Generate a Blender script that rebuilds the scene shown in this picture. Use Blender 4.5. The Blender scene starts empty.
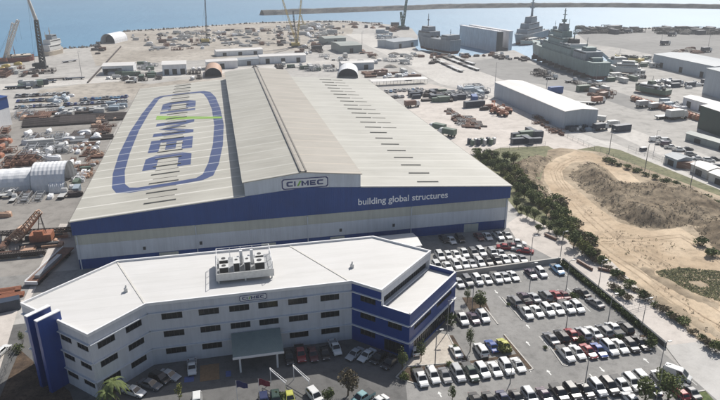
import bpy, math, random
from mathutils import Vector, Matrix
from mathutils.geometry import tessellate_polygon
random.seed(7)
PI = math.pi
S = bpy.context.scene
COL = S.collection
# ---------------------------------------------------------------- frame
# World x runs along the front of the big hall, y along its length, z up (metres).
# The photograph's camera, found from the hall's own edges:
CAM = (38.738, -157.282, 75.0)
FPX = 620.0
PITCH = math.atan(238/620)
YAW = math.radians(12.95)
_c, _s = math.cos(PITCH), math.sin(PITCH)
_ux, _uy = math.cos(YAW), math.sin(YAW)
def ray(px, py):
    a = (px-360)/FPX; b = (py-200)/FPX
    X, Y, Z = a, _c-b*_s, -(_s+b*_c)
    return X*_ux+Y*_uy, -X*_uy+Y*_ux, Z
def G(px, py, z=0.0):
    "ground survey: where a bearing read off the photograph meets height z"
    d = ray(px, py); t = (z-CAM[2])/d[2]
    return CAM[0]+d[0]*t, CAM[1]+d[1]*t
def Gs(txt, z=0.0):
    return [G(*map(float, p.split(',')), z) for p in txt.split()]

# ---------------------------------------------------------------- materials
def new_mat(name):
    m = bpy.data.materials.new(name); m.use_nodes = True
    nt = m.node_tree; nt.nodes.clear()
    out = nt.nodes.new('ShaderNodeOutputMaterial'); b = nt.nodes.new('ShaderNodeBsdfPrincipled')
    nt.links.new(b.outputs[0], out.inputs[0])
    return m, nt, b
def noise(nt, scale, detail=4, rough=.55, coord=None, stretch=None):
    tc = nt.nodes.new('ShaderNodeTexCoord')
    n = nt.nodes.new('ShaderNodeTexNoise')
    n.inputs['Scale'].default_value = scale; n.inputs['Detail'].default_value = detail
    n.inputs['Roughness'].default_value = rough
    src = tc.outputs[coord or 'Object']
    if stretch:
        mp = nt.nodes.new('ShaderNodeMapping'); mp.inputs['Scale'].default_value = stretch
        nt.links.new(src, mp.inputs[0]); src = mp.outputs[0]
    nt.links.new(src, n.inputs['Vector'])
    return n
def ramp(nt, fac, stops):
    r = nt.nodes.new('ShaderNodeValToRGB'); e = r.color_ramp.elements
    while len(e) < len(stops): e.new(.5)
    for i, (p, c) in enumerate(stops):
        e[i].position = p; e[i].color = (*c, 1)
    nt.links.new(fac, r.inputs[0]); return r
def mix(nt, fac, a, b, mode='MIX'):
    m = nt.nodes.new('ShaderNodeMix'); m.data_type = 'RGBA'; m.blend_type = mode
    for s, v in ((m.inputs[0], fac), (m.inputs[6], a), (m.inputs[7], b)):
        if hasattr(v, 'is_linked') or hasattr(v, 'links'): nt.links.new(v, s)
        elif isinstance(v, tuple): s.default_value = (*v, 1)
        else: s.default_value = v
    return m.outputs[2]
def math_n(nt, op, a, b=None, c=None):
    m = nt.nodes.new('ShaderNodeMath'); m.operation = op
    for i, v in enumerate((a, b, c)):
        if v is None: continue
        if hasattr(v, 'links'): nt.links.new(v, m.inputs[i])
        else: m.inputs[i].default_value = v
    return m.outputs[0]
def bump(nt, b, h, dist=.05, strength=.5):
    n = nt.nodes.new('ShaderNodeBump'); n.inputs['Distance'].default_value = dist; n.inputs['Strength'].default_value = strength
    nt.links.new(h, n.inputs['Height']); nt.links.new(n.outputs[0], b.inputs['Normal'])
def sc(c, k): return tuple(min(1, x*k) for x in c)

def simple(name, col, rough=.6, metal=0, var=.12, scale=1.5, spec=.5, rnd=0):
    m, nt, b = new_mat(name)
    n = noise(nt, scale)
    r = ramp(nt, n.outputs[0], [(.3, sc(col, 1-var)), (.7, sc(col, 1+var))])
    o = r.outputs[0]
    if rnd:
        oi = nt.nodes.new('ShaderNodeObjectInfo')
        k = math_n(nt, 'MULTIPLY_ADD', oi.outputs['Random'], rnd, 1-rnd/2)
        cc = nt.nodes.new('ShaderNodeCombineColor')
        for i in range(3): nt.links.new(k, cc.inputs[i])
        o = mix(nt, 1.0, o, cc.outputs[0], 'MULTIPLY')
    nt.links.new(o, b.inputs['Base Color'])
    b.inputs['Roughness'].default_value = rough; b.inputs['Metallic'].default_value = metal
    b.inputs['Specular IOR Level'].default_value = spec
    return m
def ground_mat(name, col, col2, s1=.03, s2=.4, rough=.9, fine=.10, streak=None, lines=None):
    "two scales of patchiness + stains + fine grain"
    m, nt, b = new_mat(name)
    n1 = noise(nt, s1, 6, .6, stretch=streak); n2 = noise(nt, s2, 8, .7); n3 = noise(nt, 6, 4, .7)
    r = ramp(nt, n1.outputs[0], [(.36, col), (.64, col2)])
    a = ramp(nt, n2.outputs[0], [(.32, (1-fine*2.2,)*3), (.5, (1, 1, 1)), (.72, (1+fine,)*3)])
    g = ramp(nt, n3.outputs[0], [(.3, (1-fine,)*3), (.7, (1+fine*.8,)*3)])
    o = mix(nt, 1.0, r.outputs[0], a.outputs[0], 'MULTIPLY'); o = mix(nt, 1.0, o, g.outputs[0], 'MULTIPLY')
    nt.links.new(o, b.inputs['Base Color']); b.inputs['Roughness'].default_value = rough
    b.inputs['Specular IOR Level'].default_value = .25
    bump(nt, b, n3.outputs[0], .03, .4)
    return m
def roof_mat(name, col, dark, lap=5.5, rib=.25, axis='Y', rough=.5, lapcol=None, lapw=.12, dirt=.12, bands=None):
    "trapezoid sheeting: ribs across, sheet laps every few metres, rain-washed dirt"
    m, nt, b = new_mat(name)
    tc = nt.nodes.new('ShaderNodeTexCoord'); sx = nt.nodes.new('ShaderNodeSeparateXYZ')
    nt.links.new(tc.outputs['Object'], sx.inputs[0])
    v = sx.outputs[axis]; w = sx.outputs['X' if axis == 'Y' else 'Y']
    f = math_n(nt, 'FRACT', math_n(nt, 'DIVIDE', v, lap))
    isl = math_n(nt, 'LESS_THAN', f, lapw)
    n1 = noise(nt, .05, 5, .6); n2 = noise(nt, .5, 5, .7, stretch=(.15, 1, 1) if axis == 'Y' else (1, .15, 1))
    fac = math_n(nt, 'MULTIPLY', math_n(nt, 'ADD', n1.outputs[0], n2.outputs[0]), .5)
    r = ramp(nt, fac, [(.38, dark), (.6, col)])
    # each sheet row takes a slightly different tone
    wn = nt.nodes.new('ShaderNodeTexWhiteNoise'); wn.noise_dimensions = '1D'
    nt.links.new(math_n(nt, 'FLOOR', math_n(nt, 'DIVIDE', v, lap)), wn.inputs['W'])
    rr = ramp(nt, wn.outputs[0], [(0, (1-dirt*.6,)*3), (1, (1, 1, 1))])
    o = mix(nt, 1.0, r.outputs[0], rr.outputs[0], 'MULTIPLY')
    o = mix(nt, isl, o, lapcol or sc(col, 1.12))
    nt.links.new(o, b.inputs['Base Color'])
    wv = math_n(nt, 'SINE', math_n(nt, 'MULTIPLY', w if axis == 'X' else v, 2*PI/rib))
    bump(nt, b, math_n(nt, 'ADD', math_n(nt, 'MULTIPLY', f, 1.5), math_n(nt, 'MULTIPLY', wv, .2)), .05, .3)
    b.inputs['Roughness'].default_value = rough; b.inputs['Specular IOR Level'].default_value = .35
    return m
def clad_mat(name, col, rib=.3, var=.06, rough=.45, spec=.4, streaks=.12):
    "wall cladding with upright ribs and faint run-off streaks"
    m, nt, b = new_mat(name)
    tc = nt.nodes.new('ShaderNodeTexCoord'); sx = nt.nodes.new('ShaderNodeSeparateXYZ')
    nt.links.new(tc.outputs['Object'], sx.inputs[0])
    n1 = noise(nt, .12, 4); n2 = noise(nt, 1.0, 5, .7, stretch=(1, 1, .08))
    r = ramp(nt, n1.outputs[0], [(.3, sc(col, 1-var)), (.7, sc(col, 1+var))])
    s2 = ramp(nt, n2.outputs[0], [(.35, (1-streaks,)*3), (.6, (1, 1, 1))])
    nt.links.new(mix(nt, 1.0, r.outputs[0], s2.outputs[0], 'MULTIPLY'), b.inputs['Base Color'])
    q = math_n(nt, 'ADD', sx.outputs['X'], sx.outputs['Y'])
    bump(nt, b, math_n(nt, 'SINE', math_n(nt, 'MULTIPLY', q, 2*PI/rib)), .03, .35)
    b.inputs['Roughness'].default_value = rough; b.inputs['Specular IOR Level'].default_value = spec
    return m
def paint(name, col, rough=.25, rnd=0):
    m = simple(name, col, rough, 0, .04, 1.2, .6, rnd); 
    m.node_tree.nodes['Principled BSDF'].inputs['Coat Weight'].default_value = .5
    return m
def foliage(name, c1, c2, scale=.8):
    m, nt, b = new_mat(name)
    n = noise(nt, scale, 3); oi = nt.nodes.new('ShaderNodeObjectInfo')
    ge = nt.nodes.new('ShaderNodeNewGeometry')
    f = math_n(nt, 'ADD', math_n(nt, 'MULTIPLY', n.outputs[0], .6), math_n(nt, 'MULTIPLY', ge.outputs['Random Per Island'], .5))
    f = math_n(nt, 'ADD', f, math_n(nt, 'MULTIPLY_ADD', oi.outputs['Random'], .3, -.15))
    r = ramp(nt, f, [(.25, c1), (.8, c2)])
    nt.links.new(r.outputs[0], b.inputs['Base Color']); b.inputs['Roughness'].default_value = .7
    b.inputs['Specular IOR Level'].default_value = .2
    return m

M = {}
M['land'] = ground_mat('pale hardstand', (.375, .36, .335), (.475, .457, .428), .012, .15, fine=.14)
M['tan'] = ground_mat('tan gravel yard', (.33, .295, .25), (.47, .43, .375), .02, .2, fine=.2)
M['leftyard'] = ground_mat('worn grey yard', (.25, .235, .215), (.33, .31, .285), .03, .25, fine=.14)
M['asphalt'] = ground_mat('car park asphalt', (.24, .235, .224), (.305, .297, .283), .05, .5, fine=.12)
M['asphalt_shaded'] = ground_mat('office forecourt asphalt', (.13, .128, .124), (.165, .162, .156), .05, .5, fine=.12)  # darker than the car park, office shadow partly put into the colour
M['road'] = ground_mat('pale road', (.50, .475, .44), (.60, .575, .535), .04, .4, fine=.10)
M['grey_hard'] = ground_mat('grey hardstand', (.255, .25, .24), (.31, .303, .29), .015, .12, fine=.08)
M['concrete'] = ground_mat('concrete apron', (.52, .475, .43), (.64, .59, .54), .06, .3, fine=.09)
M['concrete_grey'] = ground_mat('concrete road', (.47, .455, .43), (.56, .545, .52), .06, .3, fine=.07)
M['sand'] = ground_mat('sand track', (.44, .335, .225), (.62, .50, .36), .05, .25, fine=.16)
M['sand2'] = ground_mat('sandy earth', (.30, .235, .16), (.47, .385, .28), .06, .25, fine=.22)
M['scrub'] = ground_mat('scrubby earth', (.17, .13, .085), (.31, .25, .175), .09, .5, fine=.35)
M['grass'] = ground_mat('mown grass', (.085, .12, .04), (.15, .17, .07), .3, 1.2, fine=.25)
M['verge'] = ground_mat('dry verge', (.14, .15, .08), (.23, .22, .13), .1, .6, fine=.25)
M['mulch'] = ground_mat('garden mulch', (.06, .042, .03), (.13, .09, .06), .3, 1.5, fine=.3)
M['paving'] = ground_mat('pale paving', (.48, .43, .37), (.57, .52, .45), .3, 1.5, fine=.08)
M['kerb'] = simple('kerb concrete', (.52, .5, .46), .85, var=.1)
M['white_line'] = simple('road paint', (.72, .72, .68), .7, var=.15, scale=3)
M['orange_line'] = simple('orange bay paint', (.27, .17, .09), .8, var=.2, scale=2)
M['blue_line'] = simple('blue bay paint', (.10, .14, .34), .8, var=.15, scale=2)
M['rock'] = ground_mat('breakwater rock', (.10, .098, .095), (.2, .19, .175), .05, .6, fine=.3)
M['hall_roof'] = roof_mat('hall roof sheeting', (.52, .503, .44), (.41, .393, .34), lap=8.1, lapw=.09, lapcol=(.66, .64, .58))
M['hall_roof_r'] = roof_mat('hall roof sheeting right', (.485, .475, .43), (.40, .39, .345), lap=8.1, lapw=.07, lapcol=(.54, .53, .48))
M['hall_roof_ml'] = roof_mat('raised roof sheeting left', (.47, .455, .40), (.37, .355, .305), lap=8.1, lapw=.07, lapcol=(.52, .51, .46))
M['hall_roof_mr'] = roof_mat('raised roof sheeting right', (.42, .39, .34), (.345, .32, .275), lap=8.1, lapw=.07, lapcol=(.48, .43, .36))  # browner right slope puts its turn from the glare into the colour
M['logo_blue'] = roof_mat('painted roof blue', (.062, .092, .215), (.045, .066, .16), lap=8.1, lapw=.09, lapcol=(.3, .32, .38))
M['logo_green'] = roof_mat('painted roof green', (.27, .47, .07), (.21, .38, .06), lap=8.1, lapw=.09, lapcol=(.36, .5, .2))
M['vent_dark'] = simple('dark roof vent', (.25, .24, .21), .7)
M['ridge'] = simple('ridge vent metal', (.2, .185, .165), .6, .2)
M['trim'] = simple('pale metal trim', (.62, .6, .55), .5)
M['clad_up'] = clad_mat('translucent grey cladding', (.50, .52, .465), .5)
M['clad_lo'] = clad_mat('pale grey cladding', (.60, .65, .71), .5)  # bluish tint puts skylight on the shaded front into the colour
M['clad_blue'] = clad_mat('deep blue cladding', (.013, .062, .245), .5, var=.1)
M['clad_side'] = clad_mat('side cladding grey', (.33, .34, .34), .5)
M['sign_white'] = simple('white sign face', (.72, .73, .74), .5, var=.04)
M['sign_blue'] = simple('sign navy', (.03, .045, .16), .5, var=.04)
M['sign_green'] = simple('sign green', (.2, .45, .05), .5, var=.04)
M['text_white'] = simple('white lettering paint', (.85, .86, .88), .5, var=.03)
M['office_roof'] = roof_mat('office white membrane', (.68, .67, .65), (.60, .59, .565), lap=4.2, lapw=.03, lapcol=(.58, .57, .55), dirt=.08)
M['office_wall'] = clad_mat('office grey render', (.62, .64, .675), 50, .05, .7, .3)
M['office_blue'] = clad_mat('office blue panels', (.010, .056, .27), 50, .08, .35, .5)
M['office_ledge'] = simple('ledge grey', (.62, .64, .67), .6, var=.06)
M['fin_blue'] = clad_mat('fin blue panels', (.009, .052, .26), 50, .08, .4, .5)
M['cap_white'] = simple('white capping', (.78, .78, .78), .5, var=.05)
M['frame'] = simple('dark window frame', (.05, .055, .06), .5)
m, nt, b = new_mat('window glass'); b.inputs['Base Color'].default_value = (.012, .016, .02, 1); b.inputs['Roughness'].default_value = .12; b.inputs['Specular IOR Level'].default_value = .35
nn = noise(nt, .7, 2); M['glass'] = m
m, nt, b = new_mat('car glass'); b.inputs['Base Color'].default_value = (.012, .015, .018, 1); b.inputs['Roughness'].default_value = .06; b.inputs['Specular IOR Level'].default_value = .7; M['car_glass'] = m
M['canopy'] = clad_mat('canopy sheeting', (.20, .26, .255), .4, .06)  # grey green tone puts the shade of the office into the sheeting
M['galv'] = simple('galvanised steel', (.42, .43, .44), .45, .5, var=.1, scale=2)
M['plant'] = simple('plant unit white', (.62, .62, .6), .5, var=.1, scale=2)
M['grille'] = simple('black grille', (.03, .03, .032), .6)
M['deck'] = simple('plant deck grating', (.3, .31, .32), .6, var=.2, scale=3)
M['tyre'] = simple('tyre rubber', (.02, .02, .021), .85)
M['lamp'] = simple('lamp lens', (.75, .76, .78), .15, spec=.8)
M['tail'] = simple('tail lamp red', (.25, .012, .012), .25, spec=.8)
M['bumper'] = simple('black plastic', (.03, .03, .032), .6)
M['pole'] = simple('grey pole steel', (.25, .26, .27), .5, .4)
M['bark'] = simple('bark', (.13, .095, .065), .9, var=.3, scale=4)
M['leaf'] = foliage('olive leaves', (.065, .09, .026), (.18, .21, .075))
M['leaf_dark'] = foliage('dark leaves', (.048, .072, .022), (.14, .17, .06))
M['leaf_yellow'] = foliage('yellow green leaves', (.10, .12, .03), (.24, .24, .08))
M['leaf_brown'] = foliage('brown scrub leaves', (.11, .09, .055), (.25, .21, .14))
M['leaf_grey'] = foliage('grey scrub twigs', (.17, .145, .115), (.36, .315, .26))
M['ship_grey'] = clad_mat('warship grey paint', (.26, .34, .33), 20, .12, .5, .3, .25)
M['ship_grey2'] = clad_mat('blue grey hull paint', (.30, .335, .37), 20, .12, .5, .3, .25)
M['ship_dark'] = simple('dark ship detail', (.05, .055, .06), .6)
M['ship_under'] = simple('red hull bottom', (.17, .05, .04), .8, var=.2)
M['ship_white'] = simple('ship white paint', (.66, .66, .64), .5, var=.1)
M['ship_cream'] = simple('ship cream hull', (.58, .5, .4), .5, var=.1)
M['rust'] = simple('rusty steel', (.17, .09, .062), .85, var=.35, scale=1, rnd=.4)
M['dark_steel'] = simple('dark primed steel', (.07, .055, .05), .7, var=.3, rnd=.5)
M['orange'] = simple('orange paint', (.36, .145, .08), .6, var=.2, rnd=.3)
M['peach'] = simple('faded orange paint', (.48, .31, .215), .6, var=.15)
M['yellow'] = simple('crane yellow', (.60, .46, .14), .5, var=.12)
M['crane_white'] = simple('crane white', (.62, .6, .57), .5, var=.1)
M['crane_dark'] = simple('crane dark', (.035, .04, .045), .5)
M['crane_green'] = simple('crane green', (.04, .13, .10), .5)
M['white_shed'] = clad_mat('white shed cladding', (.82, .83, .84), .5, .05)
M['white_roof'] = roof_mat('pale shed roof', (.78, .76, .73), (.69, .67, .64), lap=6, lapw=.04, lapcol=(.6, .58, .55), dirt=.08)
M['tent'] = clad_mat('white tent fabric', (.84, .85, .86), 3.2, .06, .6, .3)
M['grey_shed'] = clad_mat('grey green shed cladding', (.27, .31, .30), .5, .08)
M['grey_roof'] = roof_mat('grey green roof', (.34, .37, .34), (.27, .295, .27), lap=6, lapw=.04, dirt=.1)
M['blue_shed'] = clad_mat('blue grey shed cladding', (.46, .51, .56), .5, .06)
M['blue_roof'] = roof_mat('blue grey roof', (.35, .385, .41), (.29, .32, .345), lap=8, lapw=.04, dirt=.1)
M['dark_green'] = clad_mat('dark green cladding', (.018, .05, .042), .5, .15)
M['container_blue'] = clad_mat('container blue', (.05, .12, .33), .3, .1)
M['container_ltblue'] = clad_mat('container light blue', (.36, .43, .49), .3, .1)
M['container_dark'] = clad_mat('container dark', (.04, .055, .085), .3, .1)
M['container_white'] = clad_mat('container white', (.6, .6, .58), .3, .1)
M['container_brown'] = clad_mat('container brown', (.2, .11, .08), .3, .1)
M['container_green'] = clad_mat('container green', (.12, .17, .13), .3, .1)
M['flag_navy'] = simple('navy flag cloth', (.03, .035, .12), .9)
M['flag_red'] = simple('maroon flag cloth', (.16, .02, .04), .9)
M['wall_conc'] = simple('boundary wall block', (.33, .325, .315), .9, var=.12, scale=.6)
M['mesh_fence'] = simple('fence wire', (.2, .2, .2), .6, .3)
CARCOL = dict(white=(.74, .74, .72), silver=(.42, .43, .44), grey=(.17, .175, .185), black=(.018, .018, .02), red=(.30, .03, .035),
              maroon=(.11, .015, .022), blue=(.04, .09, .30), purple=(.05, .02, .055), yellow=(.50, .50, .10), teal=(.25, .42, .43), navy=(.02, .03, .09), lightblue=(.2, .38, .58), green=(.03, .06, .045))
for k, c in CARCOL.items(): M['car_'+k] = paint('car paint '+k, c, rnd=.12)
# water
m, nt, b = new_mat('harbour water')
n1 = noise(nt, .01, 4, .5); n2 = noise(nt, .10, 4, .6, stretch=(1, .5, 1)); n3 = noise(nt, .5, 3, .6)
r = ramp(nt, n1.outputs[0], [(.3, (.06, .20, .34)), (.7, (.08, .235, .38))])
nt.links.new(r.outputs[0], b.inputs['Base Color']); b.inputs['Roughness'].default_value = .56; b.inputs['IOR'].default_value = 1.5; b.inputs['Specular IOR Level'].default_value = 1.0
bump(nt, b, math_n(nt, 'ADD', n2.outputs[0], math_n(nt, 'MULTIPLY', n3.outputs[0], .35)), 1.2, .55)
M['water'] = m
M['dock_grey'] = clad_mat('pale dock steel', (.72, .72, .74), 3, .1, .5, .3, .25)
M['dark_wall'] = simple('dark boundary wall', (.06, .065, .07), .8, var=.15)
M['track'] = ground_mat('tyre track', (.36, .27, .18), (.50, .395, .28), .2, .8, fine=.2)
M['shore_dark'] = simple('dark shoreline plant', (.07, .068, .065), .8, var=.3, rnd=.4)
M['leaf_pale'] = foliage('pale dry grass', (.20, .20, .09), (.42, .40, .24))
HAZE = 0.00024
# ---------------------------------------------------------------- mesh builder
class MB:
    def __init__(s): s.v = []; s.f = []; s.mi = []; s.mats = []; s.cur = 0
    def mat(s, m):
        m = M[m] if isinstance(m, str) else m
        if m not in s.mats: s.mats.append(m)
        s.cur = s.mats.index(m); return s
    def add(s, vs, fs):
        o = len(s.v); s.v += [tuple(v) for v in vs]
        for f in fs: s.f.append(tuple(o+i for i in f)); s.mi.append(s.cur)
        return s
    def box(s, a, b_, rz=0, c=(0, 0)):
        (x0, y0, z0), (x1, y1, z1) = a, b_
        vs = [(x, y, z) for z in (z0, z1) for x, y in ((x0, y0), (x1, y0), (x1, y1), (x0, y1))]
        if rz:
            k, q = math.cos(rz), math.sin(rz)
            vs = [(c[0]+(x-c[0])*k-(y-c[1])*q, c[1]+(x-c[0])*q+(y-c[1])*k, z) for x, y, z in vs]
        return s.add(vs, [(0, 3, 2, 1), (4, 5, 6, 7), (0, 1, 5, 4), (1, 2, 6, 5), (2, 3, 7, 6), (3, 0, 4, 7)])
    def obox(s, p, q, w, z0, z1):
        "box along the plan segment p-q, width w"
        dx, dy = q[0]-p[0], q[1]-p[1]; l = math.hypot(dx, dy) or 1; nx, ny = -dy/l*w/2, dx/l*w/2
        pts = [(p[0]+nx, p[1]+ny), (p[0]-nx, p[1]-ny), (q[0]-nx, q[1]-ny), (q[0]+nx, q[1]+ny)]
        return s.prism(pts, z0, z1)
    def prism(s, pts, z0, z1, top=True, bottom=True):
        a = sum(pts[i-1][0]*pts[i][1]-pts[i][0]*pts[i-1][1] for i in range(len(pts)))
        if a < 0: pts = pts[::-1]
        n = len(pts)
        zt = z1 if callable(z1) else (lambda x, y: z1)
        s.add([(x, y, z0) for x, y in pts]+[(x, y, zt(x, y)) for x, y in pts], [(i, (i+1) % n, n+(i+1) % n, n+i) for i in range(n)])
        tris = tessellate_polygon([[Vector((x, y, 0)) for x, y in pts]])
        def orient(t):
            (x0, y0), (x1, y1), (x2, y2) = (pts[i] for i in t)
            return t if (x1-x0)*(y2-y0)-(x2-x0)*(y1-y0) > 0 else t[::-1]
        if top: s.add([(x, y, zt(x, y)) for x, y in pts], [orient(t) for t in tris])
        if bottom: s.add([(x, y, z0) for x, y in pts], [orient(t)[::-1] for t in tris])
        return s
    def sheet(s, pts, z):
        z = z if callable(z) else (lambda x, y, z=z: z)
        tris = tessellate_polygon([[Vector((x, y, 0)) for x, y in pts]])
        def orient(t):
            (x0, y0), (x1, y1), (x2, y2) = (pts[i] for i in t)
            return t if (x1-x0)*(y2-y0)-(x2-x0)*(y1-y0) > 0 else t[::-1]
        return s.add([(x, y, z(x, y)) for x, y in pts], [orient(t) for t in tris])
    def quad(s, a, b_, c, d): return s.add([a, b_, c, d], [(0, 1, 2, 3)])
    def tube(s, p, q, r0, r1=None, n=6):
        r1 = r0 if r1 is None else r1
        p, q = Vector(p), Vector(q); d = (q-p)
        if d.length < 1e-6: return s
        d.normalize(); a = d.orthogonal().normalized(); b_ = d.cross(a)
        vs = []
        for c, r in ((p, r0), (q, r1)):
            for i in range(n):
                t = 2*PI*i/n; vs.append(c+a*math.cos(t)*r+b_*math.sin(t)*r)
        return s.add(vs, [(i, (i+1) % n, n+(i+1) % n, n+i) for i in range(n)]+[tuple(range(n))[::-1], tuple(range(n, 2*n))])
    def lattice(s, p, q, w0, w1=None, r=.06, bays=8, n=4):
        "lattice boom: four chords and diagonals"
        w1 = w0 if w1 is None else w1
        p, q = Vector(p), Vector(q); d = (q-p).normalized()
        up = Vector((0, 0, 1)) if abs(d.z) < .9 else Vector((1, 0, 0))
        a = d.cross(up).normalized(); b_ = a.cross(d)
        def c(t, i, j): 
            w = (w0+(w1-w0)*t)/2; return p+(q-p)*t+a*i*w+b_*j*w
        for i, j in ((1, 1), (1, -1), (-1, -1), (-1, 1)): s.tube(c(0, i, j), c(1, i, j), r*1.5, r*1.5, n)
        cs = ((1, 1), (1, -1), (-1, -1), (-1, 1))
        for k in range(bays):
            t0, t1 = k/bays, (k+1)/bays
            for m_ in range(4):
                A, B = cs[m_], cs[(m_+1) % 4]
                s.tube(c(t0, *A), c(t1, *B), r, r, 3); s.tube(c(t1, *A), c(t1, *B), r, r, 3)
        return s
    def loft(s, rings, close=True, caps=True):
        n = len(rings[0]); vs = [v for r in rings for v in r]; fs = []
        for k in range(len(rings)-1):
            for i in range(n if close else n-1):
                j = (i+1) % n; fs.append((k*n+i, k*n+j, (k+1)*n+j, (k+1)*n+i))
        if caps: fs += [tuple(range(n))[::-1], tuple(range((len(rings)-1)*n, len(rings)*n))]
        return s.add(vs, fs)
    def build(s, name, parent=None, smooth=False, mat=None, loc=None):
        if mat is not None and not s.mats: s.mat(mat)
        me = bpy.data.meshes.new(name); me.from_pydata(s.v, [], s.f)
        for m_ in s.mats: me.materials.append(m_)
        if len(s.mats) > 1: me.polygons.foreach_set('material_index', s.mi)
        if smooth: me.polygons.foreach_set('use_smooth', [True]*len(s.f))
        me.update()
        o = bpy.data.objects.new(name, me); COL.objects.link(o)
        if parent: o.parent = parent
        if loc: o.location = loc
        return o
def mb(m): return MB().mat(m)
USED = {}
def tag(o, label=None, cat=None, group=None, kind=None):
    if label:
        o['label'] = label; 
    if cat: o['category'] = cat
    if group: o['group'] = group
    if kind: o['kind'] = kind
    return o
def empty(name, label, cat, loc=(0, 0, 0), rz=0, group=None):
    o = bpy.data.objects.new(name, None); COL.objects.link(o); o.empty_display_size = .5
    o.location = loc; o.rotation_euler = (0, 0, rz)
    return tag(o, label, cat, group)
KIDS = {}
def copy_tree(o, parent=None):
    c = o.copy(); COL.objects.link(c)
    if parent: c.parent = parent
    if o.name not in KIDS: KIDS[o.name] = list(o.children)
    for ch in KIDS[o.name]: copy_tree(ch, c)
    return c
ORD = 'first second third fourth fifth sixth seventh eighth ninth tenth eleventh twelfth thirteenth fourteenth fifteenth sixteenth seventeenth eighteenth nineteenth twentieth'.split()
def nth(i, n, a='left', b='right'):
    if n == 1: return 'only one'
    if i == 0: return a+'most'
    if i == n-1: return b+'most'
    if i < n/2 or i == n//2: return ORD[i]+' from the '+a
    return ORD[n-1-i]+' from the '+b
ZN = [0]
def structure(name, pts, z, mat):
    ZN[0] += 1; z = .004*ZN[0]
    return tag(mb(mat).sheet(pts, z).build(name), kind='structure')
def struct_label(o, l): o['label'] = l; return o

# ---------------------------------------------------------------- camera, light, world
cd = bpy.data.cameras.new('camera'); cam = bpy.data.objects.new('camera', cd); COL.objects.link(cam); S.camera = cam
cd.sensor_fit = 'HORIZONTAL'; cd.sensor_width = 36; cd.lens = 36*FPX/720; cd.clip_start = .5; cd.clip_end = 20000
cam.location = CAM; cam.rotation_euler = (PI/2-PITCH, 0, -YAW)
SUN_EL = math.radians(46); sv = Vector((6.2*_ux+11.8*_uy, -6.2*_uy+11.8*_ux, 0)).normalized()
to_sun = Vector((sv.x*math.cos(SUN_EL), sv.y*math.cos(SUN_EL), math.sin(SUN_EL)))
sl = bpy.data.lights.new('sun', 'SUN'); sl.energy = 4.8; sl.angle = math.radians(.5); sl.color = (1, .965, .91)
so = bpy.data.objects.new('sun', sl); COL.objects.link(so); so.rotation_euler = to_sun.to_track_quat('Z', 'Y').to_euler(); so.location = (0, 0, 300)
w = bpy.data.worlds.new('World'); S.world = w; w.use_nodes = True; nt = w.node_tree
bg = nt.nodes.get('Background') or nt.nodes.new('ShaderNodeBackground'); sk = nt.nodes.new('ShaderNodeTexSky'); sk.sky_type = 'NISHITA'
sk.sun_disc = False; sk.sun_elevation = SUN_EL; sk.sun_rotation = math.atan2(sv.x, sv.y); sk.air_density = 1.0; sk.dust_density = 2.5
nt.links.new(sk.outputs[0], bg.inputs[0]); bg.inputs[1].default_value = .08
S.view_settings.view_transform = 'Standard'; S.view_settings.look = 'None'; S.view_settings.exposure = .02; S.view_settings.gamma = 1
S.render.engine = 'CYCLES'

# ---------------------------------------------------------------- setting: water and land
WZ = -2.5
mw = mb('water'); mw.sheet([(-3000, -400), (5000, -400), (5000, 7000), (-3000, 7000)], WZ); tag(mw.build('water'), 'blue harbour water beyond the yards', kind='structure')
shore = [(-900, -380), (1500, -380)]+[(1500, 420)]+Gs('760,30 720,29 690,28 660,27 640,28 615,31 585,31 574,36 580,46 600,50 612,60 615,70 606,78 598,83 575,77 555,71 538,64 528,57 514,50 498,51.5 478,55 455,57 425,56 415,47 418,36 412,28.5 402,26 372,22.5 350,20.5 330,20.5 300,20.5 250,22.5 215,25 180,27.5 150,29 128,30.5 115,34 103,41 92,46 78,48 62,48.5 55,55 0,58 -40,60')+[(-900, 430)]
ml = mb('land'); ml.prism(shore, -6, 0, bottom=False); tag(ml.build('ground'), 'pale hardstand ground of the shipyard', kind='structure')
Z = lambda k: .0
structure('dirt_yard', Gs('128,31.5 180,28.5 250,23.5 330,21.5 355,24 352,34 330,39 300,50 200,60 96,66 90,50 104,42 115,35'), Z(1), 'tan')
structure('gravel_yard', Gs('40,90 110,80 150,84 180,80 240,72 300,78 330,84 130,101 20,106'), Z(1), 'tan')
structure('yard_ground', Gs('-60,118 20,112 70,106 140,99 124,112 72,221 60,240 24,303 -60,345'), Z(1), 'leftyard')
structure('hardstand', Gs('452,66 480,60 505,57 540,66 597,86 660,105 640,112 600,98 540,84 500,80 470,86'), Z(1), 'grey_hard')
structure('hardstand', Gs('576,33 640,30 720,32 780,34 780,80 690,62 620,48 590,44'), Z(1), 'grey_hard')
structure('road', Gs('345,34 368,34 460,64 530,90 600,118 720,160 760,172 760,205 720,182 600,128 545,108 500,98 440,84 400,62'), Z(2), 'road')
structure('road', Gs('600,140 612,142 760,202 760,222 590,152 540,128 500,108 505,104 560,126'), Z(3), 'road')
structure('road', Gs('0,84 180,73 330,60 420,56 418,59 330,64 180,77 0,90'), Z(2), 'road')
structure('yard_ground', Gs('395,92 430,84 500,100 560,132 600,150 560,152 480,158 462,150'), Z(3), 'concrete')
structure('verge', Gs('597,146 620,150 720,190 790,220 790,226 720,199 600,156 575,150'), Z(4), 'verge')
structure('path', Gs('404,107 412,107 474,152 468,158'), 0, 'concrete')
structure('ground_cover', Gs('472,156 500,148 548,146 566,156 545,166 540,182 550,204 572,240 598,256 596,262 572,246 530,228 512,205'), 0, 'verge')
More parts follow.
